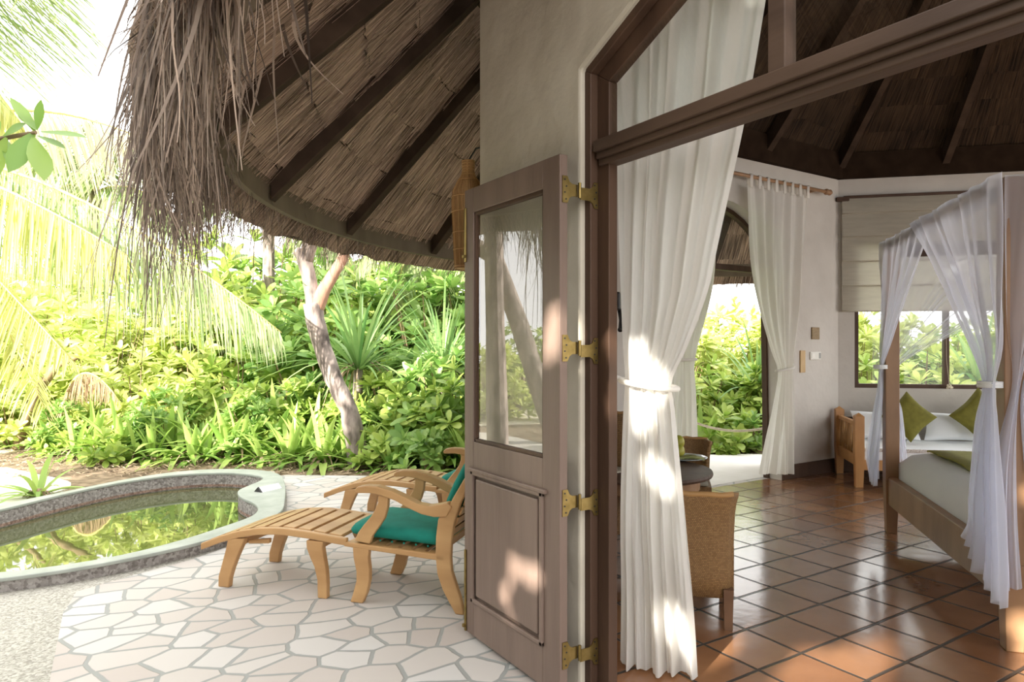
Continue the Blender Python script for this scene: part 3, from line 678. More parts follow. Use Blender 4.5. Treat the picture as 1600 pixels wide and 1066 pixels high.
# cord tassel on the sill
q = wp(1.10, -.05, .945); tz = empty('blind_cord_tassel', tuple(q), label='small white knotted cord hanging at the window sill', cat='tassel')
mb = MB()
for i in range(7): a = i * .9; mb.ball((.018 * math.cos(a) * (1 + .3 * i), .012 * math.sin(a), .012 * (i % 3)), .014, 8, 5)
mb.build('knot', M['rope'], tz); mb = MB(); mb.tube([(0,0,0),(.0,.03,.3),(.0,.035,.82)], .002, 5); mb.build('cord', M['rope'], tz)
# roman blind
bl = empty('roman_blind', tuple(wp(.95, -.06, 3.05)), label='cream roman blind half lowered over the window above the daybed', cat='blind')
mb = MB(); zs = [3.04, 2.86, 2.60, 2.33, 2.06, 1.78]
zz = []
for i in range(len(zs) - 1):
    for t in (0, .25, .5, .75, .97): zz.append((zs[i] + (zs[i+1] - zs[i]) * t, -.03 - .008 * math.sin(PI * t) - (.030 * t)))
zz.append((zs[-1], -.04))
ns = 24
for z, o in zz:
    for k in range(ns + 1): s = .03 + 1.95 * k / ns; mb.v.append(tuple(wp(s, o + .004 * math.sin(s * 9 + z * 4), z)))
for j in range(len(zz) - 1):
    for k in range(ns): a = j * (ns + 1) + k; mb.f.append((a, a + 1, a + ns + 2, a + ns + 1))
eb(mb, 'blind_cloth', M['blind'], bl, smooth=False)
mb = MB()
for z in zs[1:]: wbox(mb, .03, 1.98, -.035, -.02, z - .008, z + .008)
eb(mb, 'fold_rod', M['blind'], bl)
mb = MB(); wbox(mb, -.03, .10, -.07, 0, 3.0, 3.045); wbox(mb, .05, 2.0, -.05, -.01, 3.03, 3.06); eb(mb, 'head_rail', M['darkwood'], bl, bevel=.004)

# wall plates
def plate(name, px, py, w, h, m, lab, cat, t=.015):
    tt = (px - 800) / F; d = 4.47 / (CS - tt * SN); c = at(px, py, d)
    mb = MB(); mb.box((-w/2, -t, -h/2), (w/2, 0, h/2)); o = mb.build(name, m, bevel=.004); o.location = (c.x, 4.47, c.z); return tag(o, lab, cat)
plate('wall_plaque', 1273, 521, .135, .13, mat('plaque_wood', (.20,.13,.05), (.30,.20,.09), 20, (1,1,4)), 'small square wooden plaque on the white wall above the switches', 'plaque')
plate('key_tag', 1253, 565, .085, .235, mat('tan_card', (.50,.33,.15), (.58,.40,.20), 9), 'tan rectangular tag hanging left of the switch panel', 'tag')
sp_ = plate('switch_panel', 1273, 556, .19, .085, M['white'], 'white light switch panel right of the tan tag', 'switch')
mb = MB(); mb.box((.055,-.018,-.03),(.085,-.0155,.03)); mb.build('display', mat('grey_display', (.3,.3,.28)), sp_)
mb = MB(); mb.box((-.08,-.019,-.025),(-.02,-.0155,.025)); mb.build('rocker', mat('rocker_white', (.8,.78,.72)), sp_)

# basket lantern on the wall corner
c = Vector((1.78, 3.205, 0)); zt, zb = 2.385, 1.81
ba = empty('basket_lantern', (c.x, c.y, zb), label='tall bottle shaped cane basket lantern hanging at the wall corner', cat='lantern')
prof = [(.070,0),(.074,.03),(.078,.12),(.083,.24),(.088,.35),(.084,.41),(.060,.46),(.036,.495),(.030,.52),(.032,.575)]
mb = MB(); nb = 46
def br_(z):
    for i in range(len(prof) - 1):
        if prof[i][1] <= z <= prof[i+1][1]: t = (z - prof[i][1]) / (prof[i+1][1] - prof[i][1]); return prof[i][0] + t * (prof[i+1][0] - prof[i][0])
    return prof[-1][0]
for k in range(nb):
    a = 2 * PI * k / nb; mb.tube([(r * math.cos(a), r * math.sin(a), z) for r, z in prof], .0032, 5)
mb.build('canes', M['basket'], ba)
for z in [.0,.012,.10,.19,.30,.38,.47,.50,.515,.53,.545,.56,.573]:
    mb = MB(); r = br_(z) + .002; mb.tube([(r*math.cos(2*PI*k/24), r*math.sin(2*PI*k/24), z) for k in range(25)], .0035, 5, cap=False); mb.build('binding_ring', M['basket'], ba)
mb = MB(); mb.lathe([(r - .006, z) for r, z in prof], 20); mb.build('liner', mat('lantern_liner', (.42,.26,.11), (.5,.32,.15), 20), ba, smooth=True)
mb = MB(); mb.tube([(0,0,.575),(.03,-.03,.64),(.13,-.12,.66)], .005, 6); mb.build('hook', M['black'], ba)

# ------------------------------------------------------------ curtains
def sm(t): return t * t * (3 - 2 * t)
def cloth(rows, fold, nfold, nu=150, nv=60, seed=0, ease=True):
    """rows: (L, R, amp); returns MB"""
    mb = MB(); Ls = [0]
    for i in range(1, len(rows)): Ls.append(Ls[-1] + (Vector(rows[i][0]) - Vector(rows[i-1][0])).length + 1e-4)
    T = Ls[-1]; fold = Vector(fold).normalized()
    def cat(vals, i, t):
        p1, p2 = vals[i], vals[i+1]; p0 = vals[i-1] if i > 0 else p1 * 2 - p2; p3 = vals[i+2] if i + 2 < len(vals) else p2 * 2 - p1
        return .5 * ((p1 * 2) + (p2 - p0) * t + (p0 * 2 - p1 * 5 + p2 * 4 - p3) * t * t + (p1 * 3 - p0 - p2 * 3 + p3) * t ** 3)
    LL = [Vector(r[0]) for r in rows]; RR = [Vector(r[1]) for r in rows]
    for j in range(nv + 1):
        s = T * j / nv; i = 0
        while i < len(rows) - 2 and s > Ls[i+1]: i += 1
        t = (s - Ls[i]) / (Ls[i+1] - Ls[i])
        l = cat(LL, i, t); r = cat(RR, i, t); am = rows[i][2] + (rows[i+1][2] - rows[i][2]) * t
        for k in range(nu + 1):
            u = k / nu
            ph = seed + 1.4 * noise.noise(Vector((u * 3, s * 1.3, seed)))
            uw = u + .07 * noise.noise(Vector((u * 6, s * .7, seed + 5)))
            off = am * (.7 * math.sin(2*PI*nfold*uw + ph) + .28 * math.sin(2*PI*nfold*1.73*uw + 1.3 + seed) + 1.3 * noise.noise(Vector((u * 8 + seed, s * .45, seed))) + .25 * noise.noise(Vector((u * 24, s * 1.0, seed))))
            p = l.lerp(r, u) + fold * off
            mb.v.append(tuple(p))
    for j in range(nv):
        for k in range(nu): a = j * (nu + 1) + k; mb.f.append((a, a + 1, a + nu + 2, a + nu + 1))
    return mb
cu = empty('entrance_curtain', (1.95, 2.0, 0), label='long white curtain tied back at the entrance, beside the door frame', cat='curtain')
rows = [((1.93,2.20,2.93),(1.93,1.38,2.93),.030),((1.93,2.19,2.55),(1.93,1.457,2.55),.034),((1.93,2.18,2.2),(1.93,1.534,2.20),.034),((1.93,2.17,1.76),(1.93,1.658,1.76),.032),
        ((1.93,2.165,1.60),(1.93,1.703,1.60),.030),((1.93,2.155,1.40),(1.93,1.80,1.40),.026),((1.93,2.140,1.26),(1.935,1.885,1.26),.018),((1.935,2.155,1.14),(1.945,1.88,1.14),.024),((1.95,2.20,.66),(2.0,1.87,.66),.032),((1.97,2.225,.35),(2.10,1.93,.35),.040),((1.97,2.24,.015),(2.20,1.99,.015),.050)]
eb(cloth(rows, (.84,.54,0), 5, 220, 90, 1), 'curtain_cloth', M['curtain'], cu, smooth=True)
for i in range(9):
    mb = MB(); y = 2.17 - i * .095; mb.box((1.925,y-.02,2.90),(1.935,y+.02,3.02)); mb.box((1.965,y-.02,2.94),(1.972,y+.02,3.02)); mb.box((1.925,y-.02,3.015),(1.972,y+.02,3.022))
    eb(mb, 'curtain_tab', M['curtain'], cu)
tb = MB(); pts = []
for k in range(25):
    a = 2 * PI * k / 24; pts.append((1.935 + .055 * math.cos(a), 2.01 + .152 * math.sin(a), 1.245 + .012 * math.sin(a)))
tb.tube(pts, .011, 8, cap=False); tb.tube([(1.93,2.16,1.257),(1.91,2.19,1.27),(1.89,2.215,1.29)], .012, 8)
for i in range(16):
    th, ph = rnd(0, PI), rnd(0, 2*PI); tb.ball((1.885 + .028*math.sin(th)*math.cos(ph), 2.20 + .028*math.sin(th)*math.sin(ph), 1.30 + .034*math.cos(th)), .016, 8, 5)
eb(tb, 'tie_back', M['curtain'], cu, smooth=True)
rd = MB(); rd.tube([(1.95,2.45,3.0),(1.95,.1,3.0)], .016, 10)
tag(rd.build('curtain_rod', M['darkwood']), 'dark curtain rod above the entrance doorway', 'curtain rod')

def pxrow(px1, px2, y, yp, a):   # row on plane Y=yp
    def one(px):
        t = (px - 800) / F; d = yp / (CS - t * SN); return at(px, y, d)
    A, B = one(px1), one(px2); z = (A.z + B.z) / 2
    return ((A.x, A.y, A.z), (B.x, B.y, B.z), a)
rc = empty('garden_door_curtain', (6.3, 4.36, 0), label='white tab-top curtain tied back right of the garden door', cat='curtain')
rows = [pxrow(1167,1263,288,4.36,.025), pxrow(1168,1262,320,4.36,.03), pxrow(1172,1257,400,4.36,.03), pxrow(1184,1251,480,4.36,.03), pxrow(1203,1243,545,4.36,.022), pxrow(1214,1239,577,4.36,.016), pxrow(1211,1239,610,4.36,.02), pxrow(1198,1241,680,4.36,.03), pxrow(1186,1243,741,4.36,.038)]
rows[0] = (rows[0][0], rows[0][1][:2] + (rows[0][0][2],), .025)
eb(cloth(rows, (0,1,0), 6, 120, 60, 3), 'curtain_cloth', M['curtain'], rc, smooth=True)
ztop = rows[0][0][2]; xa, xb = rows[0][0][0], rows[0][1][0]
for i in range(8):
    mb = MB()
    x = xa + (xb - xa) * (i + .3) / 7.6
    mb.box((x-.02,4.332,ztop-.03),(x+.02,4.338,ztop+.10)); mb.box((x-.02,4.372,ztop-.0),(x+.02,4.378,ztop+.10)); mb.box((x-.02,4.332,ztop+.095),(x+.02,4.378,ztop+.101))
    eb(mb, 'curtain_tab', M['curtain'], rc)
tr = rows[5]; mb = MB(); cx = (tr[0][0] + tr[1][0]) / 2; hw = (tr[1][0] - tr[0][0]) / 2 + .01
mb.tube([(cx + hw*math.cos(2*PI*k/20), 4.36 + .04*math.sin(2*PI*k/20), tr[0][2] + .02*math.cos(2*PI*k/20)) for k in range(21)], .012, 6, cap=False); mb.tube([(cx+hw,4.36,tr[0][2]+.02),(cx+hw+.06,4.42,tr[0][2]+.09),(cx+hw+.07,4.465,tr[0][2]+.13)], .01, 6)
eb(mb, 'tie_back', M['curtain'], rc)
lc = empty('garden_door_curtain', (4.6, 4.36, 0), label='white curtain tied back left of the garden door, behind the wicker chairs', cat='curtain')
rows = [pxrow(985,1120,288,4.36,.025), pxrow(990,1118,400,4.36,.03), pxrow(1010,1106,480,4.36,.03), pxrow(1040,1086,562,4.36,.018), pxrow(1035,1087,620,4.36,.025), pxrow(1020,1089,760,4.36,.034)]
rows[0] = ((rows[0][0][0], 4.36, ztop), (rows[0][1][0], 4.36, ztop), .025); rows[-1] = (rows[-1][0][:2] + (.02,), rows[-1][1][:2] + (.02,), .034)
eb(cloth(rows, (0,1,0), 6, 120, 50, 5), 'curtain_cloth', M['curtain'], lc, smooth=True)
tr = rows[3]; mb = MB(); cx = (tr[0][0] + tr[1][0]) / 2; hw = (tr[1][0] - tr[0][0]) / 2 + .01; zz_ = (tr[0][2] + tr[1][2]) / 2
mb.tube([(cx + hw*math.cos(2*PI*k/20), 4.36 + .045*math.sin(2*PI*k/20), zz_) for k in range(21)], .014, 6, cap=False); eb(mb, 'tie_back', M['curtain'], lc)
rd = empty('curtain_rod', (5.4, 4.35, ztop + .08), label='wooden curtain rod with turned finial above the garden door', cat='curtain rod')
mb = MB(); mb.tube([(-1.5,0,0),(1.36,0,0)], .018, 10); mb.build('rod', M['bedwood'], rd, smooth=True)
mb = MB(); mb.tube([(1.36,0,0),(1.39,0,0),(1.42,0,0),(1.45,0,0),(1.49,0,0)], [.02,.034,.024,.032,.012], 12); mb.build('finial', M['bedwood'], rd, smooth=True)
mb = MB(); mb.box((1.22,-.012,-.012),(1.245,.12,.012)); mb.build('bracket', M['bedwood'], rd)
# phone on the dining corner wall + plaque above, seen between frame and curtain
def diagwall(px, py, off=.0):
    t = (px - 800) / F; rx, ry = SN + t * CS, CS - t * SN
    return None
ph = empty('wall_telephone', (3.05, 3.93, 1.62), math.radians(45), label='dark wall telephone with hanging handset seen left of the entrance curtain', cat='telephone')
PHD = 4.9
pc = at(963, 472, PHD); ph.location = (pc.x, pc.y, pc.z)

# ------------------------------------------------------------ deck chairs (steamer)
def deck_chair(loc, rz, lab):
    t = empty('deck_chair', loc, rz, label=lab, cat='deck chair', group='teak steamer chairs on the terrace')
    W = .52
    def side(pts, name, y0, y1, m=M['teak'], bev=.006):
        mb = MB(); mb.prism(pts, lambda p, y: Vector((p[0], y, p[1])), y0, y1); return mb.build(name, m, t, bevel=bev)
    deckc = [(-.142,.220),(-.013,.271),(.118,.312),(.247,.338),(.35,.347),(.423,.349),(.57,.342),(.70,.330),(.81,.322)]
    up = [(s, z + .022) for s, z in deckc]
    for y in (0, W - .032): side([(s, z - .018) for s, z in deckc] + up[::-1], 'side_rail', y, y + .032)
    legA = [(.045,.285),(.03,.22),(.005,.14),(-.02,.06),(-.022,0),(.050,0),(.055,.05),(.075,.11),(.105,.18),(.14,.25),(.158,.292)]
    legB = [(.560,.315),(.563,.27),(.585,.22),(.612,.17),(.630,.10),(.633,0),(.688,0),(.690,.08),(.684,.16),(.672,.22),(.662,.28),(.668,.315)]
    for y in (.002, W - .042):
        side(legA, 'leg', y, y + .04); side(legB, 'leg', y, y + .04)
    n = 9
    for i in range(n):
        s0 = -.10 + i * .098; s1 = s0 + .076
        if s1 > .80: s1 = .80
        def zc(s):
            for k in range(len(up) - 1):
                if up[k][0] <= s <= up[k+1][0]: u = (s - up[k][0]) / (up[k+1][0] - up[k][0]); return up[k][1] + u * (up[k+1][1] - up[k][1])
            return up[-1][1]
        side([(s0, zc(s0) - .014), (s1, zc(s1) - .014), (s1, zc(s1) + .003), (s0, zc(s0) + .003)], 'slat', .036, W - .036, bev=.003)
    side([(.06,.24),(.12,.24),(.12,.275),(.06,.275)], 'cross_rail', .03, W - .03); side([(.15,.272),(.29,.29),(.29,.262),(.15,.25)], 'brace', .045, .075)
    side([(.60,.27),(.65,.27),(.65,.315),(.60,.315)], 'cross_rail', .03, W - .03)
    # seat
    for y in (0, W - .03): side([(.797,.300),(1.39,.268),(1.39,.302),(.797,.326)], 'seat_rail', y, y + .03)
    for i in range(7): s0 = .81 + i * .078; z = .318 - (s0 - .8) * .045; side([(s0, z - .012), (s0 + .058, z - .015), (s0 + .058, z + .003), (s0, z + .006)], 'slat', .028, W - .028, bev=.003)
    legC = [(.850,.300),(.855,.24),(.872,.17),(.872,.12),(.855,.06),(.835,0),(.908,0),(.935,.06),(.951,.13),(.951,.19),(.943,.25),(.949,.300)]
    rear = [(1.350,.490),(1.338,.40),(1.334,.30),(1.345,.20),(1.375,.12),(1.41,.06),(1.447,0),(1.494,0),(1.475,.08),(1.450,.15),(1.425,.22),(1.420,.29),(1.425,.38),(1.440,.48),(1.475,.58),(1.53,.69),(1.60,.80),(1.575,.82),(1.49,.70),(1.43,.60),(1.405,.545)]
    support = [(1.000,.600),(1.000,.555),(.985,.515),(.955,.470),(.915,.425),(.880,.38),(.860,.335),(.950,.325),(.968,.37),(1.005,.42),(1.040,.47),(1.058,.53),(1.063,.598)]
    arm = [(.865,.615),(.872,.597),(.91,.600),(.96,.602),(1.02,.595),(1.108,.572),(1.19,.535),(1.26,.510),(1.33,.500),(1.40,.505),(1.43,.56),(1.405,.580),(1.36,.568),(1.30,.556),(1.24,.563),(1.16,.597),(1.08,.625),(1.0,.642),(.93,.642),(.885,.633)]
    for y in (.0, W - .04):
        side(legC, 'leg', y, y + .038); side(rear, 'rear_leg_and_back_post', y, y + .036); side(support, 'arm_support', y + .002, y + .034)
        side(arm, 'armrest', y - .012, y + .05)
    for i in range(9):
        f = i / 8; s = 1.39 + .20 * f ** 1.25; z = .34 + .44 * f; side([(s, z), (s + .012, z), (s + .030, z + .045), (s + .016, z + .045)], 'slat', .036, W - .038, bev=.003)
    side([(1.575,.80),(1.61,.79),(1.635,.85),(1.60,.865)], 'head_rail', -.01, W + .008)
    return t
dc = deck_chair((.723, 4.245, .001), math.radians(-48.86), 'teak steamer chair with green cushion, nearest the camera on the paving')
def pad(mb, pts, y0, y1, th):   # cushion following a centre line, rounded
    n = len(pts)
    nn = 14; b = len(mb.v)
    for i, (s, z) in enumerate(pts):
        a = pts[max(0, i-1)]; c = pts[min(n-1, i+1)]; d = Vector((c[0]-a[0], c[1]-a[1])).normalized(); nv = Vector((-d.y, d.x))
        e = min(i, n - 1 - i); k = [.35, .8, 1][min(e, 2)] * th / 2
        for q in range(nn):
            a_ = 2 * PI * q / nn; cy, sz = math.cos(a_), math.sin(a_)
            cy = math.copysign(abs(cy) ** .35, cy); sz = math.copysign(abs(sz) ** .6, sz)
            yy = (y0 + y1) / 2 + cy * (y1 - y0) / 2 * (1 if e > 0 else .97)
            mb.v.append((s + nv.x * sz * k, yy, z + nv.y * sz * k))
    for i in range(n - 1):
        for q in range(nn): p = b + i*nn + q; r = b + i*nn + (q+1) % nn; mb.f.append((p, r, r + nn, p + nn))
    mb.f.append(tuple(b + q for q in range(nn))[::-1]); mb.f.append(tuple(b + (n-1)*nn + q for q in range(nn)))
def cushion(loc, rz, lab):
    t = empty('seat_cushion', loc, rz, label=lab, cat='cushion', group='green deck chair cushions')
    mb = MB(); pad(mb, [(.818,.385),(.83,.385),(.87,.384),(.95,.381),(1.05,.378),(1.15,.374),(1.25,.370),(1.31,.367),(1.345,.366),(1.352,.366)], .036, .484, .085); mb.build('seat_pad', M['green'], t, smooth=True)
    mb = MB(); pad(mb, [(1.352,.43),(1.356,.44),(1.367,.48),(1.395,.57),(1.435,.66),(1.485,.75),(1.53,.82),(1.565,.88),(1.57,.89)], .045, .475, .06); mb.build('back_pad', M['green'], t, smooth=True)
    for s in (.86,.93,1.0,1.07,1.14,1.21,1.28): mb = MB(); mb.ball((s, .034, .345 - (s-.86)*.03), .006, 6, 4); mb.build('button', M['green'], t)
    return t
cushion((.723, 4.245, .001), math.radians(-48.86), 'emerald green cushion on the nearer teak steamer chair')
off = at(505.6, 778.4, 5.3) - at(313.5, 857, 3.98); off = Vector((SN*1.36 + CS*.345, CS*1.36 - SN*.345, 0))
d2 = copy_tree(dc); d2.location = Vector(dc.location) + off; d2['label'] = 'teak steamer chair behind the nearer one, its footrest towards the pool'
cushion(Vector((.723, 4.245, .001)) + off, math.radians(-48.86), 'green cushion on the farther teak steamer chair')

# ------------------------------------------------------------ bed
Fp = Vector((5.16, 2.783, 0)); u_ = Vector((3.64 - 5.16, 1.41 - 2.783, 0)); BL = u_.length; brz = math.atan2(u_.y, u_.x)
bed = empty('four_poster_bed', tuple(Fp), brz, label='wooden four-poster bed with white mattress and draped net', cat='bed')
BW = 1.75     # local x: towards near post, local y: +left of it = away into room
sgn = 1 if (Matrix.Rotation(brz, 3, 'Z') @ Vector((0, 1, 0))).dot(Vector((.707, -.707, 0))) > 0 else -1
def bb(mb, a, b): mb.box((a[0], min(a[1]*sgn, b[1]*sgn), a[2]), (b[0], max(a[1]*sgn, b[1]*sgn), b[2]))
for (x, y) in ((0,0),(BL,0),(0,BW),(BL,BW)):
    mb = MB(); h = .047; y *= sgn
    mb.box((x-h,y-h,.40),(x+h,y+h,2.17)); mb.hexa([Vector((x-h*.75,y-h*.75,.002)),Vector((x+h*.75,y-h*.75,.002)),Vector((x+h*.75,y+h*.75,.002)),Vector((x-h*.75,y+h*.75,.002))],[Vector((x-h,y-h,.40)),Vector((x+h,y-h,.40)),Vector((x+h,y+h,.40)),Vector((x-h,y+h,.40))])
    mb.build('post', M['bedwood'], bed, bevel=.004)
for y in (0, BW):
    mb = MB(); bb(mb, (.03, y - .03, .215), (BL-.03, y + .03, .42)); mb.build('side_rail', M['bedwood'], bed, bevel=.005)
    mb = MB(); bb(mb, (.03, y - .018, 2.10), (BL-.03, y + .018, 2.165)); mb.build('canopy_rail', M['darkwood'], bed, bevel=.003)
for x in (0, BL):
    mb = MB(); bb(mb, (x-.03, .03, .215), (x+.03, BW-.03, .42)); mb.build('end_rail', M['bedwood'], bed, bevel=.005)
    mb = MB(); bb(mb, (x-.018, .03, 2.06), (x+.018, BW-.03, 2.16)); mb.build('canopy_rail', M['darkwood'], bed, bevel=.003)
mb = MB(); nx, ny = 30, 24
def mz(x, y):  # mattress top height
    e = min(x - .04, BL - .04 - x, y - .04, BW - .04 - y); return .62 - .10 * max(0, 1 - e / .14) ** 2.2 + .012 * noise.noise(Vector((x*3, y*3, 0)))
for i in range(nx + 1):
    for j in range(ny + 1):
        x = .04 + (BL - .08) * sm(i / nx) if False else .04 + (BL - .08) * i / nx; y = .04 + (BW - .08) * j / ny
        mb.v.append((x, y * sgn, mz(x, y)))
for i in range(nx):
    for j in range(ny): a = i * (ny + 1) + j; mb.f.append((a, a + 1, a + ny + 2, a + ny + 1))
edge = [i * (ny+1) for i in range(nx+1)] + [nx*(ny+1)+j for j in range(1, ny+1)] + [i*(ny+1)+ny for i in range(nx-1, -1, -1)] + [j for j in range(ny-1, 0, -1)]
b = len(mb.v)
for i in edge:
    v = mb.v[i]; mb.v.append((v[0], v[1], .30))
for k in range(len(edge)): mb.f.append((edge[k], edge[(k+1) % len(edge)], b + (k+1) % len(edge), b + k))
mb.build('mattress', M['sheet'], bed, smooth=True)
mb = MB()
for i in range(21):
    for j in range(13):
        x = .14 + .86 * i / 20; y = .20 + 1.48 * j / 12; mb.v.append((x, y*sgn, mz(x, y) + .012 + .018*math.sin(PI*i/20)))
for i in range(20):
    for j in range(12): a = i*13 + j; mb.f.append((a, a+1, a+14, a+13))
o = mb.build('bed_throw', M['olive2'], smooth=True); o.modifiers.new('s', 'SOLIDIFY').thickness = .012; o.location = tuple(Fp); o.rotation_euler = (0,0,brz); tag(o, 'olive green throw folded across the foot of the white bed', 'throw')
# nets
R3 = Matrix.Rotation(brz, 3, 'Z')
def bl3(x, y, z): return Fp + R3 @ Vector((x, y*sgn, z))
def net(rows, fold, nf, seed, lab, ties=()):
    e = empty('bed_net', tuple(rows[0][0][:2]) + (0,), label=lab, cat='net')
    eb(cloth(rows, fold, nf, 140, 50, seed), 'net_cloth', M['net'], e, smooth=True)
    for tie in ties:
        mb = MB(); c = Vector(tie[0]); r = tie[1]
        for q in range(3): mb.tube([c + Vector((r*math.cos(2*PI*k/16), r*math.sin(2*PI*k/16), .01*(q-1))) for k in range(17)], .006, 6, cap=False)
        eb(mb, 'net_tie', M['sheet'], e)
    return e
nrm = R3 @ Vector((0, 1, 0))
yo = -.065
zt = 2.175
tieF = bl3(.02, yo - .01, 1.24); tieN = bl3(BL, yo - .02, 1.22)
net([(bl3(-.03,yo,zt), bl3(1.20,yo,zt), .010), (bl3(-.03,yo,2.0), bl3(1.02,yo,1.98), .022), (bl3(-.03,yo,1.7), bl3(.62,yo,1.68), .020), (bl3(-.03,yo,1.45), bl3(.30,yo,1.43), .018), (bl3(-.03,yo,1.24), bl3(.05,yo,1.24), .012),
     (bl3(-.08,yo,1.05), bl3(.05,yo,1.05), .020), (bl3(-.17,yo-.02,.75), bl3(.06,yo-.02,.78), .030), (bl3(-.20,yo-.03,.55), bl3(.0,yo-.03,.48), .035), (bl3(-.13,yo-.03,.42), bl3(-.02,yo-.03,.33), .03)],
    nrm, 6, 11, 'sheer net panel gathered at the far bed post', [(tieF, .045)])
net([(bl3(.80,yo-.03,zt), bl3(BL+.14,yo-.03,zt), .010), (bl3(1.10,yo-.03,1.95), bl3(BL+.14,yo-.03,1.95), .022), (bl3(1.50,yo-.03,1.65), bl3(BL+.14,yo-.03,1.65), .024), (bl3(1.83,yo-.03,1.40), bl3(BL+.14,yo-.03,1.40), .020), (bl3(BL-.05,yo-.03,1.22), bl3(BL+.06,yo-.03,1.22), .012),
     (bl3(BL-.08,yo-.04,1.05), bl3(BL+.10,yo-.04,1.05), .025), (bl3(BL-.08,yo-.05,.85), bl3(BL+.14,yo-.05,.85), .035), (bl3(BL-.11,yo-.05,.68), bl3(BL+.16,yo-.05,.66), .04), (bl3(BL-.11,yo-.05,.56), bl3(BL+.18,yo-.05,.45), .04), (bl3(BL-.20,yo-.05,.47), bl3(BL+.18,yo-.05,.24), .04)],
    nrm, 7, 21, 'sheer net panel knotted at the near bed post', [(tieN, .05)])
net([(bl3(-.06,.10,2.14), bl3(-.06,1.55,2.14), .010), (bl3(-.06,.06,1.95), bl3(-.06,1.25,1.90), .02), (bl3(-.06,.02,1.6), bl3(-.06,.62,1.58), .02), (bl3(-.06,0,1.25), bl3(-.06,.05,1.22), .01), (bl3(-.08,-.02,.9), bl3(-.08,.10,.9), .02), (bl3(-.08,-.04,.5), bl3(-.08,.14,.52), .03)],
    R3 @ Vector((1,0,0)), 6, 31, 'sheer net on the foot end, swept to the far bed post')
net([(bl3(BL+.06,-.05,zt), bl3(BL+.06,1.3,zt), .010), (bl3(BL+.06,-.05,1.9), bl3(BL+.06,.9,1.9), .02), (bl3(BL+.06,-.04,1.5), bl3(BL+.06,.4,1.5), .02), (bl3(BL+.06,-.02,1.22), bl3(BL+.06,.08,1.22), .012), (bl3(BL+.06,-.1,.8), bl3(BL+.06,.2,.8), .03), (bl3(BL+.06,-.1,.3), bl3(BL+.06,.25,.3), .03)],
    R3 @ Vector((1,0,0)), 6, 41, 'sheer net on the near end of the bed at the right picture edge')

# ------------------------------------------------------------ daybed
dq = Vector((6.55, 3.85, 0)); drz = math.atan2(-.707, .707)   # local x along the wall, local y to the wall
day = empty('daybed', tuple(dq), drz, label='orange-brown wooden daybed with white mattress under the window', cat='daybed')
DL, DD = 2.25, .76
for (x, y) in ((0,0),(0,DD),(DL,0),(DL,DD)):
    mb = MB(); h = .042
    mb.box((x-h,y-h,.30),(x+h,y+h,.70)); mb.hexa([Vector((x-h*.8,y-h*.8,.002)),Vector((x+h*.8,y-h*.8,.002)),Vector((x+h*.8,y+h*.8,.002)),Vector((x-h*.8,y+h*.8,.002))],[Vector((x-h,y-h,.30)),Vector((x+h,y-h,.30)),Vector((x+h,y+h,.30)),Vector((x-h,y+h,.30))])
    mb.add([(x-h,y-h,.70),(x+h,y-h,.70),(x+h,y+h,.70),(x-h,y+h,.70),(x,y,.735)], [(0,1,4),(1,2,4),(2,3,4),(3,0,4)]); mb.build('post', M['daywood'], day)
mb = MB(); mb.box((.04,-.02,.17),(DL-.04,.02,.27)); mb.build('front_rail', M['daywood'], day, bevel=.004)
mb = MB(); mb.box((.04,DD-.02,.17),(DL-.04,DD+.02,.27)); mb.build('back_rail', M['darkwood'], day, bevel=.004); mb = MB(); mb.box((.04,DD-.015,.58),(DL-.04,DD+.015,.62)); mb.build('top_rail', M['darkwood'], day, bevel=.004)
for x in (0, DL):
    mb = MB(); mb.box((x-.02,.04,.20),(x+.02,DD-.04,.31)); mb.build('end_rail', M['daywood'], day, bevel=.004); mb = MB(); mb.box((x-.02,.04,.60),(x+.02,DD-.04,.64)); mb.build('arm_rail', M['daywood'], day, bevel=.004)
    mb = MB()
    for k in range(60): y = .05 + (DD - .1) * k / 59; mb.tube([(x+rnd(-.008,.008), y, .31), (x+rnd(-.008,.008), y + rnd(-.06,.06), .61)], .005, 4)
    mb.build('woven_end_panel', M['basket'], day)
mb = MB(); mb.box((.03,-.005,.26),(DL-.03,DD-.05,.395)); mb.build('mattress', M['sheet'], day, bevel=.03)
mb = MB(); mb.box((.03,-.018,.355),(DL-.03,-.004,.388)); mb.box((.014,-.01,.355),(.028,DD-.06,.388)); mb.build('mattress_piping', M['piping'], day, bevel=.005)
def pillowmesh(w, th, n=14):
    mb = MB()
    for sg in (1, -1):
        b = len(mb.v)
        for i in range(n + 1):
            for j in range(n + 1):
                x, y = -1 + 2 * i / n, -1 + 2 * j / n; k = (1 - x**4) * (1 - y**4); pin = 1 - .10 * (1 - abs(x)**1.5) * (abs(y)**2) ; pin2 = 1 - .10 * (1 - abs(y)**1.5) * (abs(x)**2)
                mb.v.append((x * w/2 * pin2, sg * th/2 * max(0, k) ** .5, y * w/2 * pin))
        for i in range(n):
            for j in range(n):
                a = b + i*(n+1) + j; f = (a, a+1, a+n+2, a+n+1); mb.f.append(f if sg < 0 else f[::-1])
    return mb
def throw_pillow(x, y, w, rot, lean, m, lab, dz=0, grp='cushions on the daybed'):
    o = pillowmesh(w, .13).build('throw_pillow', m, smooth=True)
    Rm = Matrix.Rotation(drz, 4, 'Z') @ Matrix.Rotation(lean, 4, 'X') @ Matrix.Rotation(rot, 4, 'Y')
    l = dq + Matrix.Rotation(drz, 3, 'Z') @ Vector((x, y, .395 + dz)); o.matrix_world = Matrix.Translation(l) @ Rm
    return tag(o, lab, 'pillow', grp)
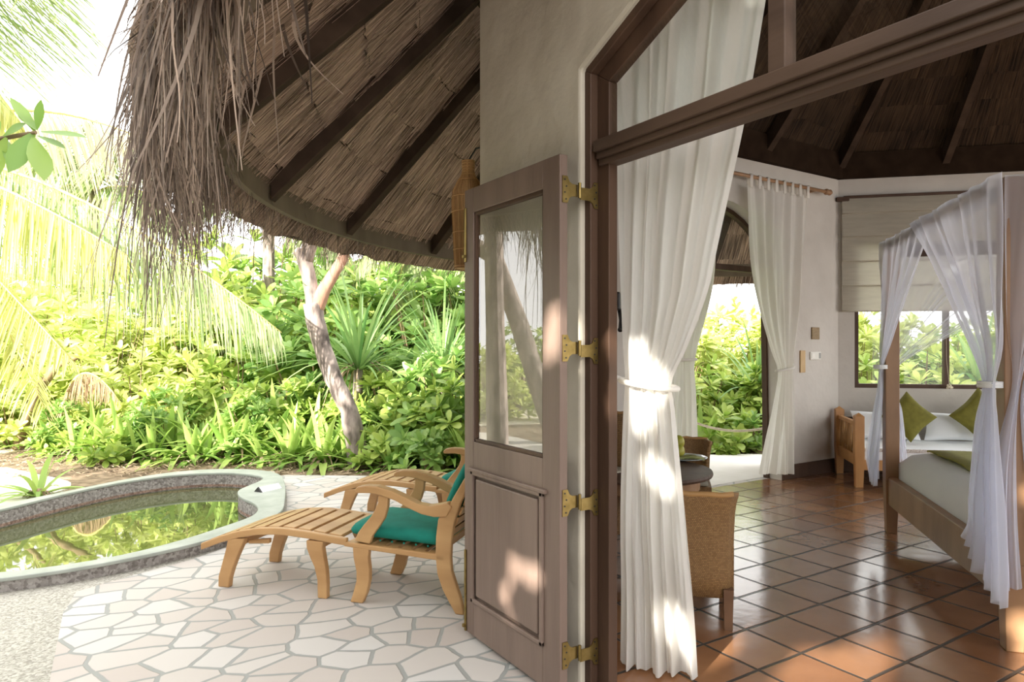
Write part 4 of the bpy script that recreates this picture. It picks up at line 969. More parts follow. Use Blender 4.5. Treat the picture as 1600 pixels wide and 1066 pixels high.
for i, x in enumerate((.42, 1.12, 1.83)):
    o = throw_pillow(x, .62, .58, 0, math.radians(-12), M['sheet'], ['white back cushion at the left end of the daybed', 'white back cushion in the middle of the daybed, behind the olive pillow', 'white back cushion at the right end of the daybed'][i], .155)
    o.scale = (1.16, 1, .52); o.name = 'back_cushion'
throw_pillow(.60, .47, .38, PI/4, math.radians(-14), M['olive'], 'olive pillow stood on its corner, half behind the bed post', .265)
throw_pillow(1.25, .42, .42, PI/4, math.radians(-14), M['olive'], 'olive pillow stood on its corner in the middle of the daybed', .29)
throw_pillow(1.62, .47, .36, PI/4, math.radians(-14), M['olive2'], 'green pillow mostly behind the near bed net', .25)

# ------------------------------------------------------------ wicker chairs, table
def wicker_chair(loc, rz, lab, sz=1.0):
    t = empty('wicker_chair', loc, rz, label=lab, cat='chair', group='wicker chairs round the dining table')
    # local: back panel along x at y=0 (outside towards -y), seat towards +y
    W, D = .52, .50
    path = [(-W/2, D*.85), (-W/2, .08), (-W/2 + .03, .02), (-W/2 + .08, 0)] + [(-W/2 + .08 + (W-.16)*k/8, -.004) for k in range(1, 8)] + [(W/2 - .08, 0), (W/2 - .03, .02), (W/2, .08), (W/2, D*.85)]
    cum = [0]
    for i in range(1, len(path)): cum.append(cum[-1] + math.dist(path[i], path[i-1]))
    zs_ = [.155,.25,.35,.45,.55,.61,.645,.665]; fl = [0,0,0,.002,.006,.014,.024,.026]
    def panel(i0, i1, name, hs):
        mb = MB(); mb.uv = []; n = i1 - i0
        for inner_ in (0, 1):
            for z, f_ in zip(zs_, fl):
                for i in range(i0, i1 + 1):
                    x, y = path[i]; a = Vector(path[max(0, i-1)]); c = Vector(path[min(len(path)-1, i+1)]); d = (c - a).normalized(); nv = Vector((d.y, -d.x))
                    zz = .155 + (z - .155) * hs(i)
                    wob = (.006 * math.sin(cum[i] * 50) if z == zs_[-1] else 0)
                    q = Vector((x, y)) + nv * (f_ - inner_ * .028); mb.v.append((q.x, q.y, zz * sz + wob)); mb.uv.append((cum[i], z))
        R = len(zs_); w_ = n + 1
        for s_ in (0, 1):
            for r in range(R - 1):
                for k in range(n): a = s_*R*w_ + r*w_ + k; f = (a, a+1, a+w_+1, a+w_); mb.f.append(f if s_ == 0 else f[::-1])
        for k in range(n): a = (R-1)*w_ + k; b = R*w_ + (R-1)*w_ + k; mb.f.append((a, a+1, b+1, b)); mb.f.append((k+1, k, R*w_+k, R*w_+k+1))
        for k in (0, n):
            for r in range(R-1): a = r*w_+k; b = R*w_+r*w_+k; mb.f.append((a, a+w_, b+w_, b))
        return mb.build(name, M['wicker'], t, smooth=True)
    N_ = len(path) - 1
    panel(1, N_ - 1, 'backrest', lambda i: 1)
    mb = MB(); mb.uv = []
    for (x0, y0, x1, y1) in ((-W/2,.06,-W/2,D*.9),(-W/2,D*.9,W/2,D*.9),(W/2,D*.9,W/2,.06),(W/2,.06,-W/2,.06)):
        n0 = len(mb.v); Ls_ = math.dist((x0,y0),(x1,y1))
        mb.v += [(x0,y0,.155*sz),(x1,y1,.155*sz),(x1,y1,.40*sz),(x0,y0,.40*sz)]; mb.uv += [(0,0),(Ls_,0),(Ls_,.25),(0,.25)]; mb.f.append((n0,n0+1,n0+2,n0+3))
    n0 = len(mb.v); mb.v += [(-W/2,.06,.40*sz),(W/2,.06,.40*sz),(W/2,D*.9,.40*sz),(-W/2,D*.9,.40*sz)]; mb.uv += [(0,0),(W,0),(W,D),(0,D)]; mb.f.append((n0,n0+1,n0+2,n0+3))
    mb.build('seat_skirt', M['wicker'], t)
    mb = MB(); mb.tube([(path[i][0]*1.09, path[i][1]-.018, .667*sz + .004*math.sin(cum[i]*60)) for i in range(2, N_ - 1)], .014, 8); mb.build('top_braid', M['basket'], t, smooth=True)
    mb = MB(); mb.box((-W/2+.02,.06,.402*sz),(W/2-.02,D*.88,.43*sz)); mb.build('seat_pad', M['blind'], t, bevel=.012)
    for (x, y) in ((-W/2+.03,.02),(W/2-.03,.02),(-W/2+.03,D*.8),(W/2-.03,D*.8)):
        mb = MB(); h = .024; mb.hexa([Vector((x-h*.8,y-h*.8,0)),Vector((x+h*.8,y-h*.8,0)),Vector((x+h*.8,y+h*.8,0)),Vector((x-h*.8,y+h*.8,0))],[Vector((x-h,y-h,.2)),Vector((x+h,y-h,.2)),Vector((x+h,y+h,.2)),Vector((x-h,y+h,.2))]); mb.build('leg', M['darkleg'], t)
    return t
g1 = gp(1138, 984)      # near right leg
fw = math.radians(-46)
rr_ = Matrix.Rotation(fw, 3, 'Z')
loc = g1 - rr_ @ Vector((.52/2 - .03, .02, 0)); wicker_chair((loc.x, loc.y, .002), fw, 'wicker chair nearest the camera with its back turned, right of the white curtain')
p2 = at(1052, 690, 5.25); wicker_chair((p2.x, p2.y, .002), fw + PI, 'wicker chair behind the round table, before the garden door', 1.03)
p3 = at(955, 640, 4.75); wicker_chair((p3.x - .1, p3.y - .12, .002), fw + PI/2 + .9, 'wicker chair seen in the gap left of the entrance curtain', 1.42)
tc_ = at(1002, 700, 4.45); TZ = .60
tb = empty('round_table', (tc_.x, tc_.y, .002), label='round dark wooden dining table between the wicker chairs', cat='table')
mb = MB(); mb.lathe([(.40,TZ-.03),(.445,TZ-.028),(.45,TZ-.015),(.445,TZ)], 48); mb.build('tabletop', M['darkwood'], tb)
mb = MB(); mb.lathe([(.36,TZ-.11),(.37,TZ-.11),(.37,TZ-.03)], 40); mb.build('apron', M['bedwood'], tb)
for k in range(4):
    a = PI/4 + k * PI/2; mb = MB(); mb.tube([(.33*math.cos(a), .33*math.sin(a), 0), (.32*math.cos(a), .32*math.sin(a), TZ-.03)], [.022,.028], 10); mb.build('leg', M['bedwood'], tb)
tt = lambda px, py, z: gp(px, py, z)
q = tt(1092, 716, TZ + .002); mb = MB(); mb.lathe([(.10,0),(.16,.012),(.165,.018),(.155,.018),(.10,.006)], 32)
o = mb.build('glass_dish', M['blueglass'], smooth=True); o.location = (q.x - .12, q.y + .03, TZ + .003); tag(o, 'round glass dish on the dining table holding green fruit', 'dish')
for i, (dx_, dy_, dz_) in enumerate([(-.05,.0,.05),(.0,.05,.05),(-.10,.05,.055),(-.03,.02,.11)]):
    mb = MB(); mb.ball((0,0,0), .042, 14, 10, (1,1,1.15)); o = mb.build('fruit', M['fruit'], smooth=True); o.location = (q.x - .12 + dx_, q.y + .03 + dy_, TZ + .012 + dz_); tag(o, ['green fruit at the front of the glass dish', 'green fruit at the right of the glass dish', 'green fruit at the left of the glass dish', 'topmost green fruit on the glass dish'][i], 'fruit', 'green fruit on the dining table')
q2 = tt(1080, 722, TZ + .002)
mb = MB()
for i in range(9):
    f_ = i / 8; wdt = .055 * math.sin(PI * min(1, f_ * .95 + .05)) + .002
    for sgn_ in (-1, 0, 1): mb.v.append((sgn_ * wdt, -.09 + .18 * f_, .006 + .02 * abs(sgn_) + .015 * math.sin(PI * f_)))
for i in range(8):
    for k in range(2): a = i*3 + k; mb.f.append((a, a+1, a+4, a+3))
o = mb.build('fallen_leaf_decoration', mat('pale_leaf', (.55,.62,.25), (.7,.75,.4), 10, trans=.3), smooth=True); o.modifiers.new('s', 'SOLIDIFY').thickness = .002; o.location = (q2.x, q2.y, TZ + .003); o.rotation_euler = (0, 0, 1.0); tag(o, 'pale green leaf lying on the edge of the dining table', 'leaf')
# telephone parts
mb = MB(); mb.box((-.045,-.03,-.06),(.045,.02,.07)); mb.build('base', M['black'], ph, bevel=.012)
mb = MB(); mb.tube([(.0,-.02,-.05),(.01,-.03,-.13),(-.02,-.03,-.19),(-.035,-.03,-.20)], [.014,.012,.016,.02], 10); mb.build('handset', M['black'], ph, smooth=True)

# ------------------------------------------------------------ plants
def leaf(mb, p, d, up, L, w, droop=.3, fold=.25, seg=4, shape=None):
    """pointed blade from p towards d"""
    d = d.normalized(); sd = d.cross(up)
    sd = sd.normalized() if sd.length > 1e-4 else d.orthogonal().normalized()
    shape = shape or (.35, .85, 1, .7, .0)
    n0 = len(mb.v); cur = Vector(p); dd = Vector(d); n = seg
    for i in range(n + 1):
        ww = shape[min(i, len(shape)-1)] * w / 2; nv = sd.cross(dd).normalized()
        if nv.z < 0: nv = -nv
        mb.v.append(tuple(cur - sd * ww + nv * ww * fold)); mb.v.append(tuple(cur)); mb.v.append(tuple(cur + sd * ww + nv * ww * fold))
        dd = (dd - Vector((0, 0, droop / n))).normalized(); cur = cur + dd * L / n
    for i in range(n):
        a = n0 + 3 * i; mb.f.append((a, a+1, a+4, a+3)); mb.f.append((a+1, a+2, a+5, a+4))
OB = (.15, .55, .95, 1.0, .45)
def rosette(mb, c, axis, n, L, w, rnd_=1):
    axis = axis.normalized(); a0 = axis.orthogonal().normalized(); b0 = axis.cross(a0)
    for k in range(n):
        an = k * 2.4 + rnd(-.3, .3); el = .25 + .9 * (k / n) + rnd(-.15, .15)
        d = axis * math.sin(el) + (a0 * math.cos(an) + b0 * math.sin(an)) * math.cos(el)
        l = L * (1 - .35 * k / n) * rnd(.85, 1.15)
        leaf(mb, Vector(c) + axis * .03 * (k / n), d, axis, l, w * l / L, droop=.35, fold=.2, shape=OB)
def bush_mesh(seed, n, R, H, L=.17, w=.065, nl=11, lo=.12):
    random.seed(seed); fm, st = MB(), MB()
    for i in range(n):
        th = rnd(0, 2*PI); v = random.random() ** .6; ph = math.acos(1 - v * 1.0)
        r = R * (.72 + .28 * random.random()) * (1 + .25 * noise.noise(Vector((math.cos(th)*1.6, math.sin(th)*1.6, ph*1.6 + seed))))
        c = Vector((r * math.sin(ph) * math.cos(th), r * math.sin(ph) * math.sin(th), H * (lo + (1-lo) * math.cos(ph) * (1 + .2 * noise.noise(Vector((th, ph, seed)))))))
        if random.random() < .22: c = Vector((c.x * .7, c.y * .7, c.z * rnd(.5, .9)))
        ax = (Vector((c.x, c.y, 0)) * .6 / R + Vector((0, 0, .8))).normalized() + Vector((rnd(-.3,.3), rnd(-.3,.3), 0))
        rosette(fm, c, ax, nl, L * rnd(.8, 1.2), w)
        if i % 3 == 0: st.tube([(c.x*.1, c.y*.1, 0), (c.x*.6, c.y*.6, c.z*.45), tuple(c)], [.022,.014,.006], 5)
    return fm, st
def dead_mesh(seed, n, L):
    random.seed(seed); mb = MB()
    for k in range(n):
        an = rnd(0, 6.28); el = rnd(-.1, .9)
        leaf(mb, Vector((.05*math.cos(an), .05*math.sin(an), rnd(.03,.12))), Vector((math.cos(an)*math.cos(el), math.sin(an)*math.cos(el), math.sin(el))), Vector((0,0,1)), L * rnd(.6, 1.2), rnd(.012,.035), droop=2.6, fold=.2, seg=5, shape=(.6,1,.8,.5,.3,0))
    return mb
def plant_proto(name, meshes, m, lab, cat, grp, st_m=None):
    e = empty(name, (0,0,0), label=lab, cat=cat, group=grp)
    meshes[0].build('foliage', m, e, smooth=True)
    if name in ('strap_leaf_lily', 'screw_pine'): dead_mesh(99, 26, .34 if name[0:3] == 'str' else .7).build('dead_leaves', M['litter'], e, smooth=True)
    if len(meshes) > 1 and meshes[1].v: meshes[1].build('stem', st_m or M['stem'], e)
    return e
def put(proto, used, loc, sc=1, rz=None, lab=None, mats=None):
    o = proto if not used else copy_tree(proto)
    o.location = (loc[0], loc[1], loc[2] if len(loc) > 2 else -.03); o.scale = (sc,)*3 if not isinstance(sc, tuple) else sc
    o.rotation_euler = (0, 0, rnd(0, 6.28) if rz is None else rz)
    if lab: o['label'] = lab
    return o
def strap_mesh(seed, n, L, w, spread=.9, droop=1.2):
    random.seed(seed); mb = MB()
    for k in range(n):
        an = k * 2.4 + rnd(-.2, .2); el = rnd(.55, 1.45) if k > n * .35 else rnd(.25, .8)
        d = Vector((math.cos(an) * math.cos(el), math.sin(an) * math.cos(el), math.sin(el)))
        leaf(mb, Vector((.03*math.cos(an), .03*math.sin(an), .02)), d, Vector((0,0,1)), L * rnd(.7, 1.15), w * rnd(.8, 1.15), droop=droop * rnd(.5, 1.2), fold=.3, seg=6, shape=(.6,.9,1,.95,.8,.5,.0))
    return mb
protos = {}
for i in range(3): protos['bush%d' % i] = [plant_proto('leafy_bush', bush_mesh(40+i, 90, .75, 1.15, .21, .085, 10), M[['leaf_bush','leaf_bush2','leaf_bush'][i]], '', 'bush', ''), False]
protos['yellow'] = [plant_proto('leafy_bush', bush_mesh(60, 80, .75, 1.1, .22, .09, 10), M['leaf_yellow'], '', 'bush', ''), False]
for i in range(3): protos['big%d' % i] = [plant_proto('large_bush', bush_mesh(50+i, 240, 1.35, 2.5, .30, .115, 9, .0), M[['leaf_bush','leaf_bush2','leaf_yellow'][i]], '', 'bush', ''), False]
protos['small0'] = [plant_proto('low_shrub', bush_mesh(70, 16, .24, .36, .17, .07, 11), M['leaf_bush'], '', 'shrub', ''), False]
protos['small1'] = [plant_proto('low_shrub', bush_mesh(71, 22, .30, .45, .15, .06, 11), M['leaf_bush2'], '', 'shrub', ''), False]
for i in range(3): protos['strap%d' % i] = [plant_proto('strap_leaf_lily', [strap_mesh(80+i, 20 + 3*i, .62, .065)], M['leaf_strap'], '', 'plant', ''), False]
protos['pandan'] = [plant_proto('screw_pine', [strap_mesh(90, 60, 1.15, .045, droop=1.0)], M['leaf_blue'], '', 'plant', ''), False]
random.seed(123)
def plant(kind, px, d, sc=1, z=-.03, lab='', grp=None, rz=None):
    P = protos[kind]; c = at(px, 540, d); o = put(P[0], P[1], (c.x, c.y, z), sc, rz); P[1] = True
    o['label'] = lab
    if grp: o['group'] = grp
    elif 'group' in o: del o['group']
    return o
# back screen of large bushes (left garden)
LB = 'tall sunlit leafy bush in the hedge mass behind the pool and terrace'
for (px, d, s, kd) in [(-60,12,1.0,'big2'),(40,13.5,1.15,'big2'),(150,11.5,.85,'big2'),(245,13,1.05,'big2'),(330,11.8,.95,'big2'),(420,12.5,1.1,'big0'),(510,11.2,1.1,'big1'),(600,11.8,1.2,'big0'),(680,10.6,1.1,'big1'),(760,11,1.2,'big1'),
                       (460,15,1.5,'big1'),(650,15,1.6,'big0'),(850,12,1.3,'big1'),(385,13.5,1.45,'big0'),(240,16,1.4,'big0'),(20,17,1.5,'big2')]:
    plant(kd, px, d, s, lab=LB, grp='tall bushes behind the terrace')
LM = 'waist-high leafy bush with rosettes of pale green leaves before the tall hedge'
for (px, d, s, kd) in [(-40,10,.9,'yellow'),(60,10.8,1.0,'yellow'),(140,10,.75,'bush0'),(215,9.8,1.0,'yellow'),(300,9.7,1.0,'yellow'),(370,10,1.15,'bush2'),(440,9.3,1.0,'bush0'),(500,9.8,1.3,'bush1'),(590,9.2,.95,'bush2'),(640,9.0,1.1,'bush0'),(700,8.4,1.1,'bush1'),(745,8.0,1.0,'bush2'),
                       (20,9.6,.8,'yellow'),(110,9.2,.6,'bush1'),(255,9.0,.7,'bush1'),(405,8.8,.65,'bush1')]:
    plant(kd, px, d, s, lab=LM, grp='rosette bushes behind the terrace')
# front row, single plants
fr_ = [('small0',165,8.3,1.05,'low pale green shrub behind the pool, left of the lilies'),('strap0',215,8.5,1.0,'strap-leaf lily behind the far pool rim, leftmost of the front row'),('strap1',300,8.35,1.1,'strap-leaf lily behind the middle of the far pool rim'),
       ('strap2',355,8.6,1.25,'tall strap-leaf lily behind the far pool rim'),('strap0',410,8.3,1.0,'strap-leaf lily behind the pool sign'),('strap1',470,8.4,1.25,'arching strap-leaf lily left of the bare trunk'),
       ('small0',597,7.9,1.25,'broad-leaved pale shrub at the foot of the bare trunk'),('strap2',540,8.2,.9,'strap-leaf lily directly before the bare trunk'),('strap2',612,7.7,.85,'low strap-leaf lily beside the leaf litter'),
       ('small1',672,7.5,1.25,'pale green rosette shrub above the farther deck chair'),('strap1',705,7.7,1.2,'strap-leaf lily next to the open door leaf'),('small0',95,8.9,.9,'small green shrub beside the concrete slab'),
       ('strap0',75,9.2,1.0,'dark green strap-leaf lily under the left branches'),('small0',250,9.2,1.2,'light shrub rising between two lilies'),('small1',575,8.5,1.3,'leafy shrub right of the bare trunk'),
       ('strap1',20,9.4,.9,'strap-leaf lily at the left picture edge'),('small1',445,9.1,1.3,'bright shrub just left of the bare trunk'),
       ('strap1',265,8.8,1.5,'large pale strap-leaf lily second row behind the pool'),('strap0',335,9.0,1.6,'upright strap-leaf lily rising over the front row behind the pool'),('strap2',430,8.8,1.5,'tall strap-leaf lily left of the bare trunk, second row'),('strap1',505,8.1,1.3,'arching lily whose leaves cross the base of the bare trunk'),
       ('strap0',640,8.2,1.5,'tall strap-leaf lily right of the broad-leaved shrub'),('strap2',735,7.4,1.3,'strap-leaf lily half behind the door leaf'),('strap1',150,8.9,1.2,'strap-leaf lily behind the concrete slab, second row')]
for (kd, px, d, s, lb) in fr_: plant(kd, px, d, s, lab=lb)
plant('pandan', 560, 8.9, (1.15,1.15,1.35), z=1.05, lab='spiky blue-green screw pine right of the bare trunk'); plant('pandan', 692, 9.0, (.9,.9,1.15), z=1.0, lab='spiky screw pine just left of the door leaf')
for (o_, h_) in [(o, o.location.z) for o in list(C.objects) if o.name.startswith('screw_pine') and o.location.z > .9]:
    mb = MB(); mb.tube([(.03,0,-(h_+.03)/1.25),(0,.02,-.3),(0,0,.03)], [.07,.06,.05], 8); mb.build('stem', M['bark'], o_, smooth=True)
for (px, d, sc_, kd) in ((190,8.6,1.25,'strap2'),(240,8.4,1.0,'strap1'),(282,8.55,1.3,'strap0'),(322,8.45,1.05,'strap2'),(378,8.5,1.3,'strap1'),(395,8.9,1.5,'strap0'),(452,8.2,1.1,'strap2'),(488,8.7,1.4,'strap1'),(525,8.4,1.2,'strap0'),(118,8.7,1.1,'strap1'),(655,7.9,1.1,'strap0'),(690,7.6,1.0,'strap2'),(560,8.0,1.0,'strap1')):
    plant(kd, px, d, sc_, lab='strap-leaf lily in the dense bed between the pool and the hedge', grp='lilies in the dense bed')
c = gp(60, 775, .0); o = plant('strap0', 50, 1, .8, lab='small grassy lily growing at the edge of the concrete slab'); o.location = (c.x, c.y, -.02)
# beyond the garden door & window
LG = 'bright leafy bush seen through the garden door'
for (px, d, s, kd) in [(1060,12.5,.85,'big2'),(1150,13.5,.9,'big2'),(1230,12.5,.8,'big2'),(1120,10.9,.9,'yellow'),(1175,10.6,1.0,'bush0'),(1225,10.4,1.1,'bush0'),(1085,10.4,1.0,'bush2')]:
    plant(kd, px, d, s, lab=LG, grp='bushes beyond the garden door')  # paler leaves chosen here to carry the blown-out daylight
plant('small0',1140,9.3,1.5,lab='pale rosette shrub behind the rope beyond the garden door'); plant('small0',1125,9.0,.8,lab='low leafy plant at the terrace edge beyond the garden door'); plant('small1',1178,9.2,1.0,lab='low shrub beside the tan door edge'); plant('strap1',1165,9.5,1.0,lab='strap-leaf lily behind the rope'); plant('strap2',1095,9.4,1.1,lab='strap-leaf lily by the left curtain beyond the garden door')
plant('pandan',1185,10.4,1.0,z=.6,lab='spiky screw pine beyond the garden door')
LWi = 'bright bush seen through the window above the daybed'
for (px, d, s, kd) in [(1330,11,.72,'big2'),(1400,12,.82,'big2'),(1470,11,.7,'big0'),(1550,11.5,.8,'big2'),(1620,11,.8,'big0'),(1700,11.5,.8,'big0'),(1360,10,1.0,'bush2'),(1440,10,1.2,'yellow'),(1520,10,1.1,'bush0'),(1260,13,.8,'big0')]:
    plant(kd, px, d, s, lab=LWi, grp='bushes beyond the window')  # lighter leaf colours stand in for strong daylight on these bushes too
for (x, y, sc_, kd) in ((-3.6,11.5,.6,'big2'),(-5.6,13.2,.8,'big0'),(-4.6,10.2,.8,'yellow'),(-7.2,12.6,.8,'big2'),(-2.4,12.6,.7,'big0')):
    o = plant(kd, 0, 1, sc_, lab='leafy bush left of the picture, mirrored in the door glass', grp='bushes mirrored in the door glass'); o.location = (x, y, -.03)
plant('pandan',1530,9.6,1.1,z=.7,lab='grassy screw pine beyond the right half of the window')

# leaf litter
mb = MB(); random.seed(5)
for i in range(4200):
    px = rnd(-20, 735); d = rnd(7.4, 10); c = at(px, 540, d)
    if (c.x + .2) ** 2 / 3 + (c.y - 6.2) ** 2 / 3 < 1.0: continue
    a = rnd(0, 6.28); L = rnd(.03, .14); dv = Vector((math.cos(a), math.sin(a), rnd(-.1,.35))); leaf(mb, Vector((c.x, c.y, -.025 + rnd(0,.05))), dv, Vector((0,0,1)), L, rnd(.008,.03), seg=2, shape=(.3,1,0))
tag(mb.build('leaf_litter', M['litter']), 'dry brown leaf litter under the planting', 'leaf litter', kind='stuff')

# bare trunk tree
D = 8.0
tr_ = at(556, 540, D); tree = empty('bare_tree', (tr_.x, tr_.y, -.03), label='bare grey forked tree trunk leaning among the green plants', cat='tree')
def trunk(mb, pts, n=12, jit=.12):
    # pts: (px,py,depth,radius)
    P = [(at(a, b, d), r) for a, b, d, r in pts]; path = []; rad = []
    for i in range(len(P) - 1):
        for k in range(4):
            t = k / 4; p = P[i][0].lerp(P[i+1][0], t); path.append(p); rad.append((P[i][1] + (P[i+1][1]-P[i][1])*t) * (1 + jit * noise.noise(p * 6)))
    path.append(P[-1][0]); rad.append(P[-1][1]); mb.tube(path, rad, n)
mb = MB(); trunk(mb, [(562,735,D,.13),(556,690,D,.12),(545,640,D,.105),(520,590,D,.10),(503,540,D,.10),(492,500,D,.11),(490,475,D,.12)]); eb(mb, 'trunk', M['bark'], tree, smooth=True)
mb = MB(); trunk(mb, [(492,490,D,.10),(488,460,D,.085),(482,430,D,.08),(474,400,D,.085),(462,392,D,.05)]); trunk(mb, [(478,408,D,.08),(484,380,D,.085),(486,350,D,.08),(480,310,D,.06),(470,250,D,.05)]); eb(mb, 'grey_branch', M['bark'], tree, smooth=True)
mb = MB(); trunk(mb, [(492,485,D,.10),(505,455,D,.08),(520,430,D,.07),(535,405,D,.06),(548,360,D,.05),(560,300,D,.04)]); eb(mb, 'red_brown_branch', M['redbark'], tree, smooth=True)
# slanting branch tree at the left
t2 = at(-20, 540, 9.3); tree2 = empty('leaning_tree', (t2.x, t2.y, -.03), label='leaning brown stems of a bush at the left picture edge', cat='tree')
mb = MB(); trunk(mb, [(25,720,9.3,.08),(35,670,9.3,.07),(60,610,9.3,.06),(90,570,9.3,.05),(150,545,9.3,.03)]); trunk(mb, [(-30,640,9.3,.06),(0,590,9.3,.05),(40,565,9.3,.04),(80,530,9.3,.02)]); eb(mb, 'stem', M['stem'], tree2, smooth=True)
mb = MB(); random.seed(8)
for i in range(46): a, b = rnd(-40, 170), rnd(440, 600); rosette(mb, at(a, b, 9.3 + rnd(-.5,.5)), Vector((rnd(-.5,.5), rnd(-.8,.1), 1)), 10, .24, .085)
eb(mb, 'foliage', M['leaf_yellow'], tree2, smooth=True)

# coconut palms
def bez(a, b, c, t): return a * (1-t)**2 + b * 2*t*(1-t) + c * t*t
def frond(pal, a, b, c, LL, m, n=70, hang=.8, wd=.024):
    rb = MB(); pts = [bez(a, b, c, i/14) for i in range(15)]; rb.tube(pts, [.028 * (1 - .8*i/14) for i in range(15)], 6); e1 = rb
    lf = MB()
    n = int(n * 1.5)
    for i in range(n):
        t = .06 + .94 * i / n; p = bez(a, b, c, t); tg = (bez(a, b, c, min(1, t+.02)) - bez(a, b, c, t-.02)).normalized()
        sd = tg.cross(Vector((0,0,1))); sd = sd.normalized() if sd.length > .05 else Vector((1,0,0))
        L = LL * (math.sin(PI * min(1, t*.85 + .12)) ** .6) * rnd(.85, 1.1)
        for s in (-1, 1):
            d = (sd * s * rnd(.7, 1) + tg * .55 - Vector((0,0,hang * rnd(.6,1.3)))).normalized()
            leaf(lf, p, d, Vector((0,0,1)), L, wd, droop=.5 * hang + .2, fold=.5, seg=4, shape=(.5,1,.9,.55,0))
    o = eb(e1, 'frond', M['midrib'], pal, smooth=True)
    l = lf.build('leaflets', m, o, origin=tuple(pal.location), smooth=True); l.location = (0,0,0)
    return o
random.seed(31)
pa = at(-190, 250, 7.0)
cp_ = at(-190, 240, 7.0)
palm = empty('coconut_palm', (-2.78, 8.08, -.03), label='coconut palm at the left whose long fronds droop over the pool garden', cat='palm')
mb = MB(); mb.tube([(-2.78,8.08,-.05),(-2.57,8.2,.65),(-2.28,8.36,1.7),(-1.98,8.58,2.7),(cp_.x - .1, cp_.y - .15, cp_.z - .3),tuple(cp_)], [.17,.15,.14,.13,.12,.11], 12); eb(mb, 'trunk', M['bark'], palm, smooth=True)
cp = at(-190, 240, 7.0)
frond(palm, cp, at(60,210,6.6), at(440,520,6.9), 1.35, M['leaf_palm'], 95, 1.3)
frond(palm, cp, at(-60,240,6.3), at(200,400,6.4), 1.1, M['leaf_palmy'], 80, 1.2)
frond(palm, cp, at(-80,300,7.4), at(70,640,7.0), 1.0, M['leaf_palmy'], 70, .6)
frond(palm, cp, at(20,110,8.0), at(260,235,8.4), 1.15, M['leaf_palmw'], 80, 1.2)
frond(palm, cp, at(-100,330,6.6), at(110,560,6.4), .9, M['leaf_palmy'], 70, .7)
frond(palm, cp, at(-250,0,8.0), at(-500,200,8.0), 1.1, M['leaf_palm'], 50, .8)
dpp = at(95, 540, 8.9); dry = empty('dry_palm_frond', (dpp.x, dpp.y, -.03), label='dry brown palm frond hanging among the bushes at the left', cat='palm frond')
M['dry'] = mat('dry_leaf', (.24,.15,.09), (.52,.37,.23), 5, rough=.8, island=.7, trans=.2)
frond(dry, at(95,650,9.3), at(120,530,9.3), at(185,625,9.2), .5, M['dry'], 40, 1.2, .016)
pb = at(-260, 60, 6.0)
palm2 = empty('coconut_palm', (pb.x, pb.y, -.03), label='coconut palm whose frond crosses the upper left sky', cat='palm')
cp = at(-260, 60, 6.0)
mb = MB(); trunk(mb, [(-290,800,6.0,.16),(-270,400,6.0,.14),(-260,60,6.0,.13)]); eb(mb, 'trunk', M['bark'], palm2)
frond(palm2, cp, at(-60,10,5.6), at(90,-40,5.2), 1.2, M['leaf_palm'], 80, .5)
frond(palm2, cp, at(-120,-60,5.2), at(60,-110,4.8), 1.2, M['leaf_palm'], 80, .9)
frond(palm2, cp, at(-80,20,6.5), at(30,190,6.6), 1.0, M['leaf_palmy'], 70, .6)
frond(palm2, cp, at(-300,-200,6.5), at(-500,-100,6.6), 1.2, M['leaf_palm'], 50, .6)
pc_ = at(150, 330, 13); palm3 = empty('coconut_palm', (pc_.x, pc_.y, -.03), label='distant palm behind the hedge under the bright sky', cat='palm')
mb = MB(); trunk(mb, [(120,640,14,.15),(150,300,14,.12)]); eb(mb, 'trunk', M['bark'], palm3)
cp = at(150, 300, 14)
for (bx, by, ex, ey) in ((220,150,330,250),(90,170,10,260),(180,180,230,220),(230,260,320,400),(100,260,20,360),(150,170,150,190)):
    frond(palm3, cp, at(bx,by,13.6), at(ex,ey,13.4), 1.2, M['leaf_palm'], 50, .8, .05)
for (cx, cy, dd, pts, lab) in (((420), 330, 12.5, ((520,230,620,330),(470,250,500,430),(360,230,290,330),(430,230,430,260),(520,300,560,450)), 'palm crown rising behind the hedge near the bare trunk'),
                              ((690), 330, 11.5, ((760,250,860,380),(640,250,560,420),(700,240,690,480),(650,300,610,500),(720,280,760,480)), 'small palm behind the screw pine next to the door leaf')):
    q = at(cx, 540, dd); pp = empty('coconut_palm', (q.x, q.y, -.03), label=lab, cat='palm'); mb = MB(); trunk(mb, [(cx,650,dd,.12),(cx,cy,dd,.1)]); eb(mb, 'trunk', M['bark'], pp)
    for (bx, by, ex, ey) in pts: frond(pp, at(cx,cy,dd), at(bx,by,dd-.4), at(ex,ey,dd-.8), 1.0, M['leaf_palm'], 45, .8, .05)

# close broadleaf branch at the upper left
ab = at(-170, 260, 2.9); alm = empty('sea_almond_tree', (ab.x, ab.y, -.03), label='broad-leaved branch with large round leaves at the upper left edge', cat='tree')
mb = MB(); trunk(mb, [(-330,1040,2.9,.06),(-300,600,2.9,.05),(-260,330,2.9,.045)]); trunk(mb, [(-260,330,2.9,.03),(-100,240,2.75,.012),(0,217,2.62,.009),(56,207,2.6,.007)]); trunk(mb, [(-260,330,2.9,.03),(-280,120,3.0,.03),(-300,-60,3.1,.02)]); eb(mb, 'branch', M['stem'], alm)
mb = MB(); B = lambda a, b, d=2.6: at(a, b, d)
SH = (.12, .5, .8, 1.0, .95, .62, .0)
def blade(x0, y0, x1, y1, w, d0=2.6, d1=2.6, up=None):
    p, q = B(x0, y0, d0), B(x1, y1, d1); leaf(mb, p, q - p, up or Vector((.3,-.7,.6)), (q-p).length, w, droop=.12, fold=.18, seg=6, shape=SH)
